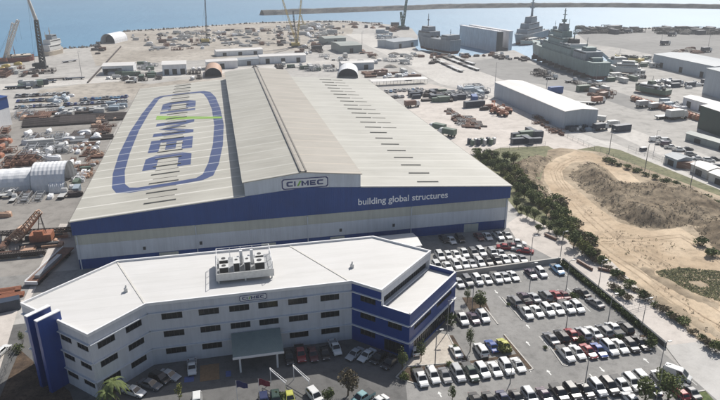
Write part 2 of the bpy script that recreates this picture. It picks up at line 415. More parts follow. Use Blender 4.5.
# earth works to the right of the hall
structure('sandy_ground', Gs('548,150 560,148 600,152 720,196 800,228 800,400 722,352 690,336 655,300 610,268 585,256 566,236 548,204 540,182 544,166'), Z(2), 'sand2')
structure('sand_track', Gs('575,151 592,153 610,160 626,170 640,182 622,184 606,168 590,161 572,163 562,171 564,180 580,192 596,206 618,222 650,231 680,228 700,240 722,262 760,290 760,330 722,345 700,330 655,296 620,272 596,252 578,236 566,216 556,198 544,180 544,168 556,158'), Z(3), 'sand')
structure('sandy_ground', Gs('655,272 680,268 720,272 740,300 720,300 690,290 668,282'), Z(4), 'sand2')
def tracks(px, offs=(-1.1, 1.1), w_=.45):
    P = Gs(px); 
    for o_ in offs:
        L_, R_ = [], []
        for i, p in enumerate(P):
            a, b_ = P[max(0, i-1)], P[min(len(P)-1, i+1)]; dx, dy = b_[0]-a[0], b_[1]-a[1]; l = math.hypot(dx, dy); nx, ny = -dy/l, dx/l
            L_.append((p[0]+nx*(o_+w_/2), p[1]+ny*(o_+w_/2))); R_.append((p[0]+nx*(o_-w_/2), p[1]+ny*(o_-w_/2)))
        structure('tyre_track', L_+R_[::-1], 0, 'track')
tracks('588,158 570,160 558,166 553,172 556,180 564,190 576,204 588,218 606,234 632,252 660,270 700,296 740,322')
tracks('592,157 575,158 562,164 557,172 560,181 568,192 582,206 600,222 622,240 650,256 690,278 730,304')
tracks('600,240 640,240 680,236 706,250 740,275')
tracks('572,222 590,240 612,256 640,274 668,296 700,318 740,340')
# concrete apron and road right of the car park
structure('concrete_apron', Gs('507,224 522,214 546,226 572,243 596,256 640,300 620,312 562,263 520,262 514,250 505,240'), Z(3), 'concrete')
structure('concrete_road', Gs('560,262 592,262 612,262 640,290 652,301 700,342 760,392 760,430 705,430 700,392 665,346 626,318'), Z(4), 'concrete')
structure('concrete_road', Gs('665,346 700,342 760,392 760,460 720,440 700,392'), Z(5), 'concrete_grey')
# car park and forecourt
structure('forecourt_asphalt', [(-12, -85), (88, -85), (88, -30), (77, -25), (-12, -25)], Z(5), 'asphalt_shaded')
structure('car_park', [(72.5, -95), (123, -95), (124.3, -25.2), (89, -28.4), (76, -24), (70, -60), (62, -95)], Z(6), 'asphalt')
structure('yard_asphalt', [(60, -30), (88.6, -27.6), (124, -24), (119.5, -8), (121, .0), (-20, 0), (-20, -14)], Z(4), 'asphalt')
structure('concrete_strip', Gs('60,224 69,224 30,300 20,303 0,370 -40,440 -90,440 -20,330 0,308 24,300'), Z(6), 'concrete')
structure('garden_bed', Gs('20,350 45,372 70,392 80,420 -5,420 0,398'), Z(7), 'mulch')
structure('lawn', Gs('683,395 705,391 740,430 680,430'), Z(8), 'grass')
structure('footpath', Gs('434,333 448,335 462,363 406,367 416,352'), Z(8), 'paving')
for i, (u0, u1, mt) in enumerate([(27.2, 30.6, 'blue_line'), (30.9, 34.6, 'orange_line'), (35, 37.6, 'blue_line')]):
    structure('marked_bay', [(u0, -54.8), (u1, -54.8), (u1, -49.6), (u0, -49.6)] if mt == 'orange_line' else [(u0+.8, -54.4), (u1-.8, -54.4), (u1-.8, -52.6), (u0+.8, -52.6)], Z(8), mt)
# painted arrows and bay lines
ml = mb('white_line')
LZ = .1185
def line(p, q, w=.12): 
    dx, dy = q[0]-p[0], q[1]-p[1]; l = math.hypot(dx, dy); nx, ny = -dy/l*w/2, dx/l*w/2
    ml.sheet([(p[0]+nx, p[1]+ny), (p[0]-nx, p[1]-ny), (q[0]-nx, q[1]-ny), (q[0]+nx, q[1]+ny)], LZ)
for v0, v1, u0, n in ((-66.2, -61, 70.8, 10), (-32, -27, 91, 13), (-48.6, -43.6, 102.5, 8), (-42.4, -37.4, 100.5, 10), (-60, -55.2, 101.6, 10), (-65.3, -60.4, 101.6, 10), (-77, -71.8, 84, 16)):
    for i in range(n): line((u0+i*2.58, v0), (u0+i*2.58, v1))
for px, py, d in ((528, 344, 1), (590, 375, -1), (549, 373, 1), (600, 368, -1), (646, 361, 1), (495, 291, -1), (528, 327, 1), (440, 395, 1)):
    x, y = G(px, py)
    ml.sheet([(x-.12, y-.8), (x+.12, y-.8), (x+.12, y+.2), (x-.12, y+.2)], LZ); ml.sheet([(x-.4, y+.2), (x+.4, y+.2), (x, y+.9)] if d > 0 else [(x-.4, y-.8), (x, y-1.5), (x+.4, y-.8)], LZ)
tag(ml.build('road_markings'), kind='structure')
# ---------------------------------------------------------------- the fabrication hall
HU, HV = 120.0, 180.0
EAVE, SL = 13.6, .075
def rz(u): return EAVE+SL*(u if u < 60 else 120-u)
hall = empty('fabrication_hall', 'huge cream roofed fabrication hall with a blue fascia across its front', 'hall', (0, 0, 0))
def wallband(name, z0, z1, mat, off=0, sides=True):
    m_ = mb(mat); x0, x1, y0, y1 = -off, HU+off, -off, HV+off
    top = z1 if callable(z1) else (lambda u: z1)
    us = [x0, 43.5, 60, 75, x1]
    for a, b_ in zip(us, us[1:]):
        m_.quad((a, y0, z0), (b_, y0, z0), (b_, y0, top(b_)), (a, y0, top(a)))
        m_.quad((b_, y1, z0), (a, y1, z0), (a, y1, top(a)), (b_, y1, top(b_)))
    if sides:
        m_.quad((x0, y1, z0), (x0, y0, z0), (x0, y0, top(x0)), (x0, y1, top(x0)))
        m_.quad((x1, y0, z0), (x1, y1, z0), (x1, y1, top(x1)), (x1, y0, top(x1)))
    return m_.build(name, hall)
bw = wallband('base_wall', 0, 2.9, 'clad_blue'); 
wallband('wall', 2.9, 7.0, 'clad_lo', .03)
tag(wallband('wall', 7.0, 9.9, 'clad_up'), 'greenish translucent upper wall band')
wallband('fascia', 9.9, lambda u: rz(min(max(u, 0), 120)), 'clad_blue', .35)
# roofs: overhang .4, real thickness
def roofslab(name, u0, z0, u1, z1, v0, v1, mat, t=.22):
    m_ = mb(mat); n = 1
    m_.loft([[(u0, v, z0), (u1, v, z1), (u1, v, z1-t), (u0, v, z0-t)] for v in (v0, v1)])
    # give the slab its own edge colour
    return m_.build(name, hall)
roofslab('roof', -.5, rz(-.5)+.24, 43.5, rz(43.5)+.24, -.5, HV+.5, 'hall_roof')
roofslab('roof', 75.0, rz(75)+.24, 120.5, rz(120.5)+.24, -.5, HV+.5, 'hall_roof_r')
for u0, u1 in ((-.55, 43.4), (75.1, 120.55)):
    t_ = mb('trim'); t_.loft([[(u, -.62, rz(u)+.02), (u, -.5, rz(u)+.02), (u, -.5, rz(u)+.3), (u, -.62, rz(u)+.3)] for u in (u0, u1)])
    t_.build('edge_trim', hall)
for s_ in (-1, 1):
    g = mb('ridge'); u = -.62 if s_ < 0 else 120.62
    g.box((u-.12, -.5, rz(0)-.3), (u+.12, HV+.5, rz(0)+.18))
    g.build('gutter', hall)
# raised centre roof
mw_ = mb('clad_side'); MZ, MA = 20.9, 22.4
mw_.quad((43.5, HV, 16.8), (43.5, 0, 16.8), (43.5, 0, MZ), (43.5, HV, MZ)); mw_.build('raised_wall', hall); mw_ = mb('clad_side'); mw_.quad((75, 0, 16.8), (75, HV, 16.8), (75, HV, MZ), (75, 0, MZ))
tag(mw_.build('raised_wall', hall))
fw = mb('clad_lo'); y = -.25
fw.add([(43.5, y, 16.6), (60, y, 17.7), (75, y, 16.6), (75, y, MZ), (59.2, y, MA), (43.5, y, MZ)], [(0, 1, 2, 3, 4, 5)])
fw.quad((43.5, .0, 16.6), (43.5, y, 16.6), (43.5, y, MZ), (43.5, 0, MZ)); fw.quad((75, y, 16.6), (75, 0, 16.6), (75, 0, MZ), (75, y, MZ)); fw.build('raised_gable', hall); fw = mb('clad_lo')
fw.add([(43.5, HV+.2, 16.6), (75, HV+.2, 16.6), (75, HV+.2, MZ), (59.2, HV+.2, MA), (43.5, HV+.2, MZ)], [(0, 4, 3, 2, 1)])
fw.build('raised_gable', hall)
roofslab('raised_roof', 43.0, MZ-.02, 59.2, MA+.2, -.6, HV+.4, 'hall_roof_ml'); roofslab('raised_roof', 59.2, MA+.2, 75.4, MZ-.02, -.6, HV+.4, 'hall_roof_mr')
rv = mb('ridge'); rv.box((58.3, -.3, MA+.05), (58.7, HV, MA+.55)); rv.build('ridge_vent', hall); rv = mb('ridge'); rv.box((59.8, -.3, MA+.05), (60.2, HV, MA+.55)); rv.build('ridge_vent', hall)
rc = mb('hall_roof_mr'); rc.box((58.72, -.3, MA+.2), (59.78, HV, MA+.4)); rc.build('ridge_cap', hall)
for i in range(22):
    v = 3.2+i*8.12
    m_ = mb('vent_dark'); u0, u1 = 92.6, 98.9
    m_.loft([[(u, v-.34, rz(u)+.27), (u, v+.34, rz(u)+.27), (u, v+.2, rz(u)+.5), (u, v-.2, rz(u)+.5)] for u in (u0, u1)])
    m_.build('roof_vent', hall)
    if i > 7:
        m_ = mb('vent_dark'); m_.loft([[(u, v-.30, rz(u)+.27), (u, v+.30, rz(u)+.27), (u, v+.15, rz(u)+.4), (u, v-.15, rz(u)+.4)] for u in (99.6, 105.0)]); m_.build('roof_vent', hall)
for i in range(22):
    v = 4.6+i*8.12; m_ = mb('vent_dark')
    m_.loft([[(u, v-.34, rz(u)+.27), (u, v+.34, rz(u)+.27), (u, v+.2, rz(u)+.5), (u, v-.2, rz(u)+.5)] for u in (17.2, 25.5)]); m_.build('roof_vent', hall)
    m_ = mb('ridge'); m_.loft([[(u, v+3.7, rz(u)+.27), (u, v+4.1, rz(u)+.27), (u, v+4.0, rz(u)+.33), (u, v+3.8, rz(u)+.33)] for u in (18, 25)]); m_.build('roof_vent', hall)
# --- letters as outlines in a unit box: x along the word, y up
def letter(ch, w=.26):
    if ch == 'C': return [[(0, .2), (.2, 0), (1, 0), (1, w), (.38, w), (w+.04, w+.12), (w+.04, 1-w-.12), (.38, 1-w), (1, 1-w), (1, 1), (.2, 1), (0, .8)]]
    if ch == 'I': return [[(0, 0), (1, 0), (1, 1), (0, 1)]]
    if ch == 'E': return [[(0, 0), (1, 0), (1, w), (w, w), (w, .5-w/2), (.9, .5-w/2), (.9, .5+w/2), (w, .5+w/2), (w, 1-w), (1, 1-w), (1, 1), (0, 1)]]
    if ch == 'M': return [[(0, 0), (w*.9, 0), (w*.9, .62), (.5, .1), (1-w*.9, .62), (1-w*.9, 0), (1, 0), (1, 1), (1-w*.8, 1), (.5, .42), (w*.8, 1), (0, 1)]]
    if ch == 'V': return [[(0, 1), (.35, 0), (.62, 0), (.27, 1)]]
def put(m_, ch, fmap, x0, x1, y0=0, y1=1, w=.26):
    for poly in letter(ch, w):
        tris = tessellate_polygon([[Vector((x, y, 0)) for x, y in poly]])
        vs = [fmap(x0+(x1-x0)*x, y0+(y1-y0)*y) for x, y in poly]
        m_.add(vs, [tuple(t) for t in tris])
# roof logo lies on the left roof slope, painted, its word runs toward the camera
LO = .24
def rp(u, v, k=0): return (u, v, rz(u)+LO+.012+k)
def clean(o):
    me = o.data; return o
outer = [(12.5, 15.5), (22, 16.2), (32.5, 17.6), (35.4, 20.5), (37.2, 31), (38.9, 52), (39.9, 81), (39.1, 111), (37.4, 136), (35.2, 149), (32.0, 154.2), (21.5, 154.6), (11.4, 153.4), (9, 149), (6.2, 118), (4.6, 88), (4.3, 58), (5.2, 36), (6.8, 22), (8.6, 17)]
inner = [(14, 19.2), (22, 19.4), (30.5, 20.4), (32.4, 23.2), (34, 34), (35.6, 55), (36.3, 82), (35.6, 110), (33.8, 133), (32, 146), (30.4, 150.2), (21.5, 151.4), (13.2, 150.6), (11.4, 146), (9.2, 118), (7.9, 88), (7.9, 58), (8.6, 37), (10.2, 24), (11.8, 20.2)]
lg = mb('logo_blue'); n = len(outer)
def under(u, v): return rp(u, v)
lg.add([under(*p) for p in outer]+[under(*p) for p in inner], [(i, (i+1) % n, n+(i+1) % n, n+i) for i in range(n)])
lg.build('roof_emblem', hall)
fm = lambda x, y: rp(14+14.6*y, 135.5-x, 0)
for ch, a, b_, k in (('C', 0, 15.5, .28), ('I', 18.6, 22.6, .28), ('M', 39.5, 60.5, .25), ('E', 66, 81.5, .24), ('C', 85.5, 101, .28)):
    lt = mb('logo_blue'); put(lt, ch, fm, a, b_, w=k); lt.build('roof_letter', hall)
gs = mb('logo_green'); poly = [(13, 103.2), (26, 97.4), (39.4, 91.4), (39.4, 94.6), (26, 102.2), (13, 110.3)]
gs.add([rp(u, v, .012) for u, v in poly], [(0, 1, 4, 5), (1, 2, 3, 4)])
gs.build('roof_swoosh', hall)
# sign on the raised gable
def sign(parent, x0, x1, z0, z1, y, name='sign_panel', pad=.0):
    w_, h_ = x1-x0, z1-z0
    p = mb('sign_white'); p.box((x0-pad, y-.06, z0-pad), (x1+pad, y, z1+pad)); po = p.build(name, parent)
    rim = mb('sign_blue'); c = .18*h_; t = .085*h_
    o_ = [(x0+c, z0), (x1-c, z0), (x1, z0+c), (x1, z1-c), (x1-c, z1), (x0+c, z1), (x0, z1-c), (x0, z0+c)]
    o_ = [(min(max(a, x0+.04*h_), x1-.04*h_), min(max(b_, z0+.04*h_), z1-.04*h_)) for a, b_ in o_]
    cx, cz = (x0+x1)/2, (z0+z1)/2
    i_ = [(cx+(a-cx)*(1-2.3*t/w_), cz+(b_-cz)*(1-2.3*t/h_)) for a, b_ in o_]
    vs = [(a, y-.085, b_) for a, b_ in o_]+[(a, y-.085, b_) for a, b_ in i_]
    rim.add(vs, [(i, (i+1) % 8, 8+(i+1) % 8, 8+i) for i in range(8)]); rim.build('sign_border', po)
    f = lambda x, z: (x, y-.09, z)
    zz0, zz1 = z0+.28*h_, z1-.28*h_; u = w_*.78/5.0; xs = x0+w_*.11
    for ch, a, b_ in (('C', 0, .85), ('I', 1.02, 1.22), ('M', 2, 3), ('E', 3.15, 3.95), ('C', 4.1, 4.95)):
        L_ = mb('sign_blue'); put(L_, ch, f, xs+u*a, xs+u*b_, zz0, zz1); L_.build('sign_letter', po)
    g_ = mb('sign_green'); g_.add([(a, y-.092, b_) for a, b_ in [(xs+u*1.4, zz0), (xs+u*1.62, zz0), (xs+u*2.02, zz1), (xs+u*1.75, zz1)]], [(0, 1, 2, 3)]); g_.build('sign_swoosh', po)
    return po
sign(hall, 53.2, 66.1, 17.75, 21.0, -.26)
# words on the fascia
fc = bpy.data.curves.new('words', 'FONT'); fc.body = 'building global structures'; fc.size = 2.65; fc.extrude = .03; fc.offset = .035
fo = bpy.data.objects.new('words', fc); COL.objects.link(fo); bpy.context.view_layer.update()
tm = bpy.data.meshes.new_from_object(fo.evaluated_get(bpy.context.evaluated_depsgraph_get()))
bpy.data.objects.remove(fo)
xs = [v.co.x for v in tm.vertices]; k = 26.4/(max(xs)-min(xs)); x0 = min(xs)
for v in tm.vertices: v.co = Vector((74.3+(v.co.x-x0)*k, -.40-v.co.z, 11.75+v.co.y*1.0))
tm.materials.clear(); tm.materials.append(M['text_white']); wo = bpy.data.objects.new('lettering', tm); COL.objects.link(wo); wo.parent = hall
# doors in the blue base, small vents high on the white wall
for u0, u1, h in ((47, 51, 2.6), (66.3, 70.4, 2.6), (20, 25, 2.7), (106.5, 111, 2.6)):
    m_ = mb('clad_up'); m_.box((u0, -.08, 0), (u1, 0, h)); m_.build('door', hall)
for u in (16.5, 69.3, 84.8, 31.0): m_ = mb('frame'); m_.box((u-.35, -.16, 4.0), (u+.35, -.03, 4.9)); m_.build('wall_vent', hall)
for u in (.5, 30, 60, 90, 119.5): m_ = mb('clad_lo'); m_.box((u-.12, -.3, 0), (u+.12, -.04, 9.6)); m_.build('downpipe', hall)
# ---------------------------------------------------------------- the office
P1, P2, P3, P4, P5, P6, P7, P8 = (-1.4, -41.5), (13.0, -55.9), (22.0, -47.2), (62.3, -47.2), (67.3, -52.2), (82.8, -37.2), (72, -26.5), (14.2, -26.5)
Cc, Dd = (71.9, -56.8), (87.4, -41.8)
OH = 14.0
office = empty('office_building', 'three storey grey office with white roof and deep blue corner wing', 'office building')
def seg(p, q): dx, dy = q[0]-p[0], q[1]-p[1]; l = math.hypot(dx, dy); return l, dx/l, dy/l
def facade(p, q, z0, z1, ops, mat, name='wall', rev=.22, winframe='frame', glassname='window'):
    "p to q with the outside on the right; ops = (s0, s1, z0, z1)"
    l, dx, dy = seg(p, q); nx, ny = dy, -dx
    P = lambda s_, z, d=0: (p[0]+dx*s_-nx*d, p[1]+dy*s_-ny*d, z)
    m_ = mb(mat)
    ss = sorted({0, l, *[o[0] for o in ops], *[o[1] for o in ops]}); zs = sorted({z0, z1, *[o[2] for o in ops], *[o[3] for o in ops]})
    for a, b_ in zip(ss, ss[1:]):
        for c, d in zip(zs, zs[1:]):
            if any(o[0] <= a and b_ <= o[1] and o[2] <= c and d <= o[3] for o in ops): continue
            m_.quad(P(a, c), P(b_, c), P(b_, d), P(a, d))
    for o in ops:
        a, b_, c, d = o
        m_.quad(P(a, c), P(a, d), P(a, d, rev), P(a, c, rev)); m_.quad(P(b_, d), P(b_, c), P(b_, c, rev), P(b_, d, rev))
        m_.quad(P(a, c), P(a, c, rev), P(b_, c, rev), P(b_, c)); m_.quad(P(a, d, rev), P(a, d), P(b_, d), P(b_, d, rev))
    w_ = m_.build(name, office)
    for o in ops:
        a, b_, c, d = o
        g_ = mb('glass'); g_.quad(P(a, c, rev-.05), P(b_, c, rev-.05), P(b_, d, rev-.05), P(a, d, rev-.05)); go = g_.build(glassname, office)
        f_ = mb(winframe); nb = max(2, round((b_-a)/1.0)); t = .05
        for k in range(nb+1):
            s_ = a+(b_-a)*k/nb; f_.obox(P(max(a, s_-t), 0, rev-.1)[:2], P(min(b_, s_+t), 0, rev-.1)[:2], .1, c, d)
        f_.obox(P(a, 0, rev-.1)[:2], P(b_, 0, rev-.1)[:2], .09, c, c+t*1.6); f_.obox(P(a, 0, rev-.1)[:2], P(b_, 0, rev-.1)[:2], .09, d-t*1.6, d)
        f_.build('frame', go)
    return w_
ROWS = ((10.05, 11.6), (6.1, 7.65), (2.15, 3.7))
def ops_at(cs, w_=3.7, rows=ROWS): return [(c-w_/2, c+w_/2, a, b_) for c in cs for a, b_ in rows]
facade(P1, P2, 0, OH, ops_at((2.0,), 2.6)+ops_at((13.3, 18.2), 3.2), 'office_wall')
facade(P2, P3, 0, OH, ops_at((3.3, 9.3), 3.6), 'office_wall')
facade(P3, P4, 0, OH, ops_at((4.5, 11.5, 17.4, 23.1, 29.1, 35.7), 3.9), 'office_wall')
l45 = seg(P4, P5)[0]
facade(P4, P5, 0, OH, ops_at((3.9,), 3.6), 'office_blue')
facade(P5, Cc, 0, 10.5, ops_at((3.2,), 3.2, ROWS[1:2])+[(.8, 5.4, .4, 3.1)], 'office_blue')
facade(Cc, Dd, 0, 10.5, [(2, 9.5, 5.9, 6.9), (12, 19.5, 5.9, 6.9), (2, 19.5, .5, 3.3)], 'office_blue')
facade(Dd, P6, 0, 10.5, [], 'office_blue')
facade(P6, P7, 0, OH, ops_at((3.5, 9.5), 3), 'office_wall'); facade(P7, P8, 0, OH, ops_at((6, 14, 22, 30, 38, 46, 54), 3.4), 'office_wall'); facade(P8, P1, 0, OH, ops_at((4, 10, 16), 3.2), 'office_wall')
# recessed top floor glazing over the terrace
facade(P5, P6, 9.4, OH, [(1.0, 20.8, 9.9, 12.0)], 'office_wall', rev=.9)
# ledges
for a, b_, zs, mt, col in ((P1, P2, (11.75, 7.8, 3.85), 'office_ledge', 0), (P2, P3, (11.75, 7.8, 3.85), 'office_ledge', 0), (P3, P4, (11.75, 7.8, 3.85), 'office_ledge', 0), (P4, P5, (11.75,), 'cap_white', 0), (P4, Cc, (7.8, 3.9), 'cap_white', 0), (Cc, Dd, (7.8, 3.9), 'cap_white', 0)):
    l, dx, dy = seg(a, b_); nx, ny = dy*.2, -dx*.2
    if a in (P2,): a2 = (a[0], a[1])
    for z in zs:
        m_ = mb(mt); m_.obox((a[0]+nx-dx*.02, a[1]+ny-dy*.02), (b_[0]+nx+dx*.02, b_[1]+ny+dy*.02), .4, z-.1, z+.1); m_.build('ledge', office)
# roof with parapet
rf = mb('office_roof'); main = [P1, P2, P3, P4, P5, P6, P7, P8]
rf.sheet(main, OH-.35)
rf.build('roof', office)
def inset(poly, d):
    n = len(poly); a = sum(poly[i-1][0]*poly[i][1]-poly[i][0]*poly[i-1][1] for i in range(n)); sg = 1 if a > 0 else -1; out = []
    for i in range(n):
        p0, p1, p2 = poly[i-1], poly[i], poly[(i+1) % n]
        _, ax, ay = seg(p0, p1); _, bx, by = seg(p1, p2)
        n1 = (-ay*sg, ax*sg); n2 = (-by*sg, bx*sg); k = 1+n1[0]*n2[0]+n1[1]*n2[1]
        out.append((p1[0]+d*(n1[0]+n2[0])/k, p1[1]+d*(n1[1]+n2[1])/k))
    return out
def ringwall(poly, d0, d1, z0, z1, mat, name, parent):
    a, b_ = inset(poly, d0), inset(poly, d1); n = len(poly); m_ = mb(mat)
    vs = [(*p, z0) for p in a]+[(*p, z1) for p in a]+[(*p, z1) for p in b_]+[(*p, z0) for p in b_]
    fs = []
    for i in range(n):
        j = (i+1) % n; fs += [(i, j, n+j, n+i), (n+i, n+j, 2*n+j, 2*n+i), (2*n+i, 2*n+j, 3*n+j, 3*n+i), (3*n+i, 3*n+j, j, i)]
    m_.add(vs, fs); return m_.build(name, parent)
ringwall(main, -.06, .3, OH-.5, OH+.08, 'cap_white', 'parapet', office)
for a, b_ in ((P8, P3), ((52, -26.8), (62.1, -46.9))):
    m_ = mb('trim'); m_.obox(a, b_, .35, OH-.34, OH-.24); m_.build('roof_seam', office)
low = [P5, Cc, Dd, P6]
m_ = mb('office_roof'); m_.sheet(inset(low, .15), 9.5); m_.build('terrace_roof', office)
m_ = mb('office_blue')
for a, b_ in ((P5, Cc), (Cc, Dd), (Dd, P6)):
    l, dx, dy = seg(a, b_); nx, ny = -dy*.15, dx*.15; m_.obox((a[0]+nx, a[1]+ny), (b_[0]+nx, b_[1]+ny), .26, 9.3, 10.48)
m_.build('terrace_parapet', office)
m_ = mb('cap_white')
for a, b_ in ((P5, Cc), (Cc, Dd), (Dd, P6)):
    l, dx, dy = seg(a, b_); nx, ny = -dy*.13, dx*.13; m_ = mb('cap_white'); m_.obox((a[0]+nx, a[1]+ny), (b_[0]+nx, b_[1]+ny), .36, 10.5, 10.58); m_.build('capping', office)
# fins
l, dx, dy = seg(P1, P2); ox, oy = dy, -dx
for s_ in (8.0, 11.0):
    b0 = (P1[0]+dx*s_-ox*1.0, P1[1]+dy*s_-oy*1.0); b1 = (P1[0]+dx*s_+ox*3.5, P1[1]+dy*s_+oy*3.5)
    m_ = mb('fin_blue'); m_.obox(b0, b1, .9, 0, 15.4); f_ = m_.build('fin', office)
    m_ = mb('cap_white'); m_.obox((b0[0]-ox*.05, b0[1]-oy*.05), (b1[0]+ox*.05, b1[1]+oy*.05), 1.0, 15.4, 15.55); m_.build('capping', f_)
m_ = mb('frame'); s0 = 8.5; m_.obox((P1[0]+dx*s0+ox*1, P1[1]+dy*s0+oy*1), (P1[0]+dx*10.5+ox*1, P1[1]+dy*10.5+oy*1), .2, 0, 13.5); m_.build('recess_panel', office)
sign(office, 39.5, 45.0, 12.2, 13.6, -47.32)
# roof gear on the office roof
for i, (px, py) in enumerate(((352, 266), (126, 290))):
    x, y = G(px, py, 14); m_ = mb('plant'); m_.box((x-.35, y-.35, OH-.35), (x+.35, y+.35, OH+.5)); m_.tube((x, y, OH+.5), (x+.1, y, OH+1.1), .2, .12, 8); m_.build('roof_cowl', office)
# plant deck
pd = empty('plant_deck', 'white steel plant deck with air conditioning units on the office roof', 'plant deck', (35.6, -41.6, OH-.35))
W_, D_ = 11.2, 8.6
for x in (0.2, 5.6, 11.0):
    for y in (.2, 8.4): m_ = mb('plant'); m_.box((x-.15, y-.15, 0), (x+.15, y+.15, 1.3)); m_.build('leg', pd)
m_ = mb('deck'); m_.box((-.2, -.2, 1.3), (W_+.2, D_+.2, 1.5)); m_.build('deck', pd)
m_ = mb('plant'); m_.box((-.25, -.3, .7), (W_+.25, -.15, 2.3)); m_.build('screen', pd)
m_ = mb('plant'); m_.box((-.3, -.15, .7), (-.15, D_+.2, 2.3)); m_.build('screen', pd)
for i, (x, y, sx, sy, h) in enumerate(((1.4, 2.2, 1.9, 1.8, 1.4), (4.0, 3.0, 1.3, 3.4, 2.1), (6.2, 3.0, 1.3, 3.4, 2.1), (8.7, 2.6, 2.1, 2.4, 1.7), (1.4, 5.6, 1.9, 1.8, 1.4), (8.9, 6.1, 1.8, 1.8, 1.5))):
    m_ = mb('plant'); m_.box((x-sx/2, y-sy/2, 1.5), (x+sx/2, y+sy/2, 1.5+h)); u_ = m_.build('air_conditioner', pd)
    m_ = mb('grille'); m_.box((x-sx/2+.12, y-sy/2-.02, 1.7), (x+sx/2-.12, y-sy/2-.001, 1.4+h)); m_.build('side_grille', u_); m_ = mb('grille'); m_.tube((x, y, 1.5+h), (x, y, 1.58+h), min(sx, sy)*.25, None, 12); m_.build('fan_grille', u_)
m_ = mb('cap_white')
for x in (0, W_):
    for y in (0, 2.9, 5.8, D_): m_.tube((x, y, 1.5), (x, y, 3.9), .07)
for x in (2.8, 5.1, 7.6):
    for y in (D_,): m_.tube((x, y, 1.5), (x, y, 3.9), .07)
for z in (2.7, 3.9): m_.tube((0, 0, z), (0, D_, z), .06); m_.tube((W_, 0, z), (W_, D_, z), .06); m_.tube((0, D_, z), (W_, D_, z), .06)
for x in (5.1, 7.3): m_.box((x-.3, 4.9, 1.5), (x+.3, 5.4, 4.6))
m_.build('handrail', pd)
# entrance canopy
cp = empty('entrance_canopy', 'sheeted entrance canopy, toned grey green as if shaded, on white columns before the office doors', 'canopy', (42.3, -47.4, 0))
m_ = mb('canopy'); m_.loft([[(x, -.05, 5.0), (x, -6.6, 3.75), (x, -6.6, 3.95), (x, -.05, 5.25)] for x in (-4.9, 4.9)]); m_.build('roof', cp)
m_ = mb('cap_white'); m_.box((-4.95, -6.75, 3.55), (4.95, -6.6, 4.0)); m_.build('fascia', cp)
for x in (-3.6, 3.6): m_ = mb('cap_white'); m_.tube((x, -6.1, 0), (x, -6.1, 3.8), .2, None, 12); m_.build('column', cp)
m_ = mb('glass'); m_.box((-3.5, -.2, 0), (3.5, -.02, 3.2)); m_.build('glass_doors', cp)
# pale shelter roof between hall and office
sh = empty('walkway_shelter', 'long white pitched shelter roof tucked between office and hall', 'shelter', (71.5, -9.5, 0), 0)
m_ = mb('white_roof'); m_.loft([[(x, -4, 3.8), (x, 0, 4.4), (x, 4.5, 3.8), (x, 4.5, 3.65), (x, 0, 4.2), (x, -4, 3.65)] for x in (0, 17.5)]); m_.build('roof', sh)
m_ = mb('white_shed'); m_.box((.1, -3.8, 0), (17.3, -3.6, 3.66)); m_.build('wall', sh); m_ = mb('white_shed'); m_.box((17.1, -3.6, 0), (17.3, 4, 3.66)); m_.build('wall', sh)
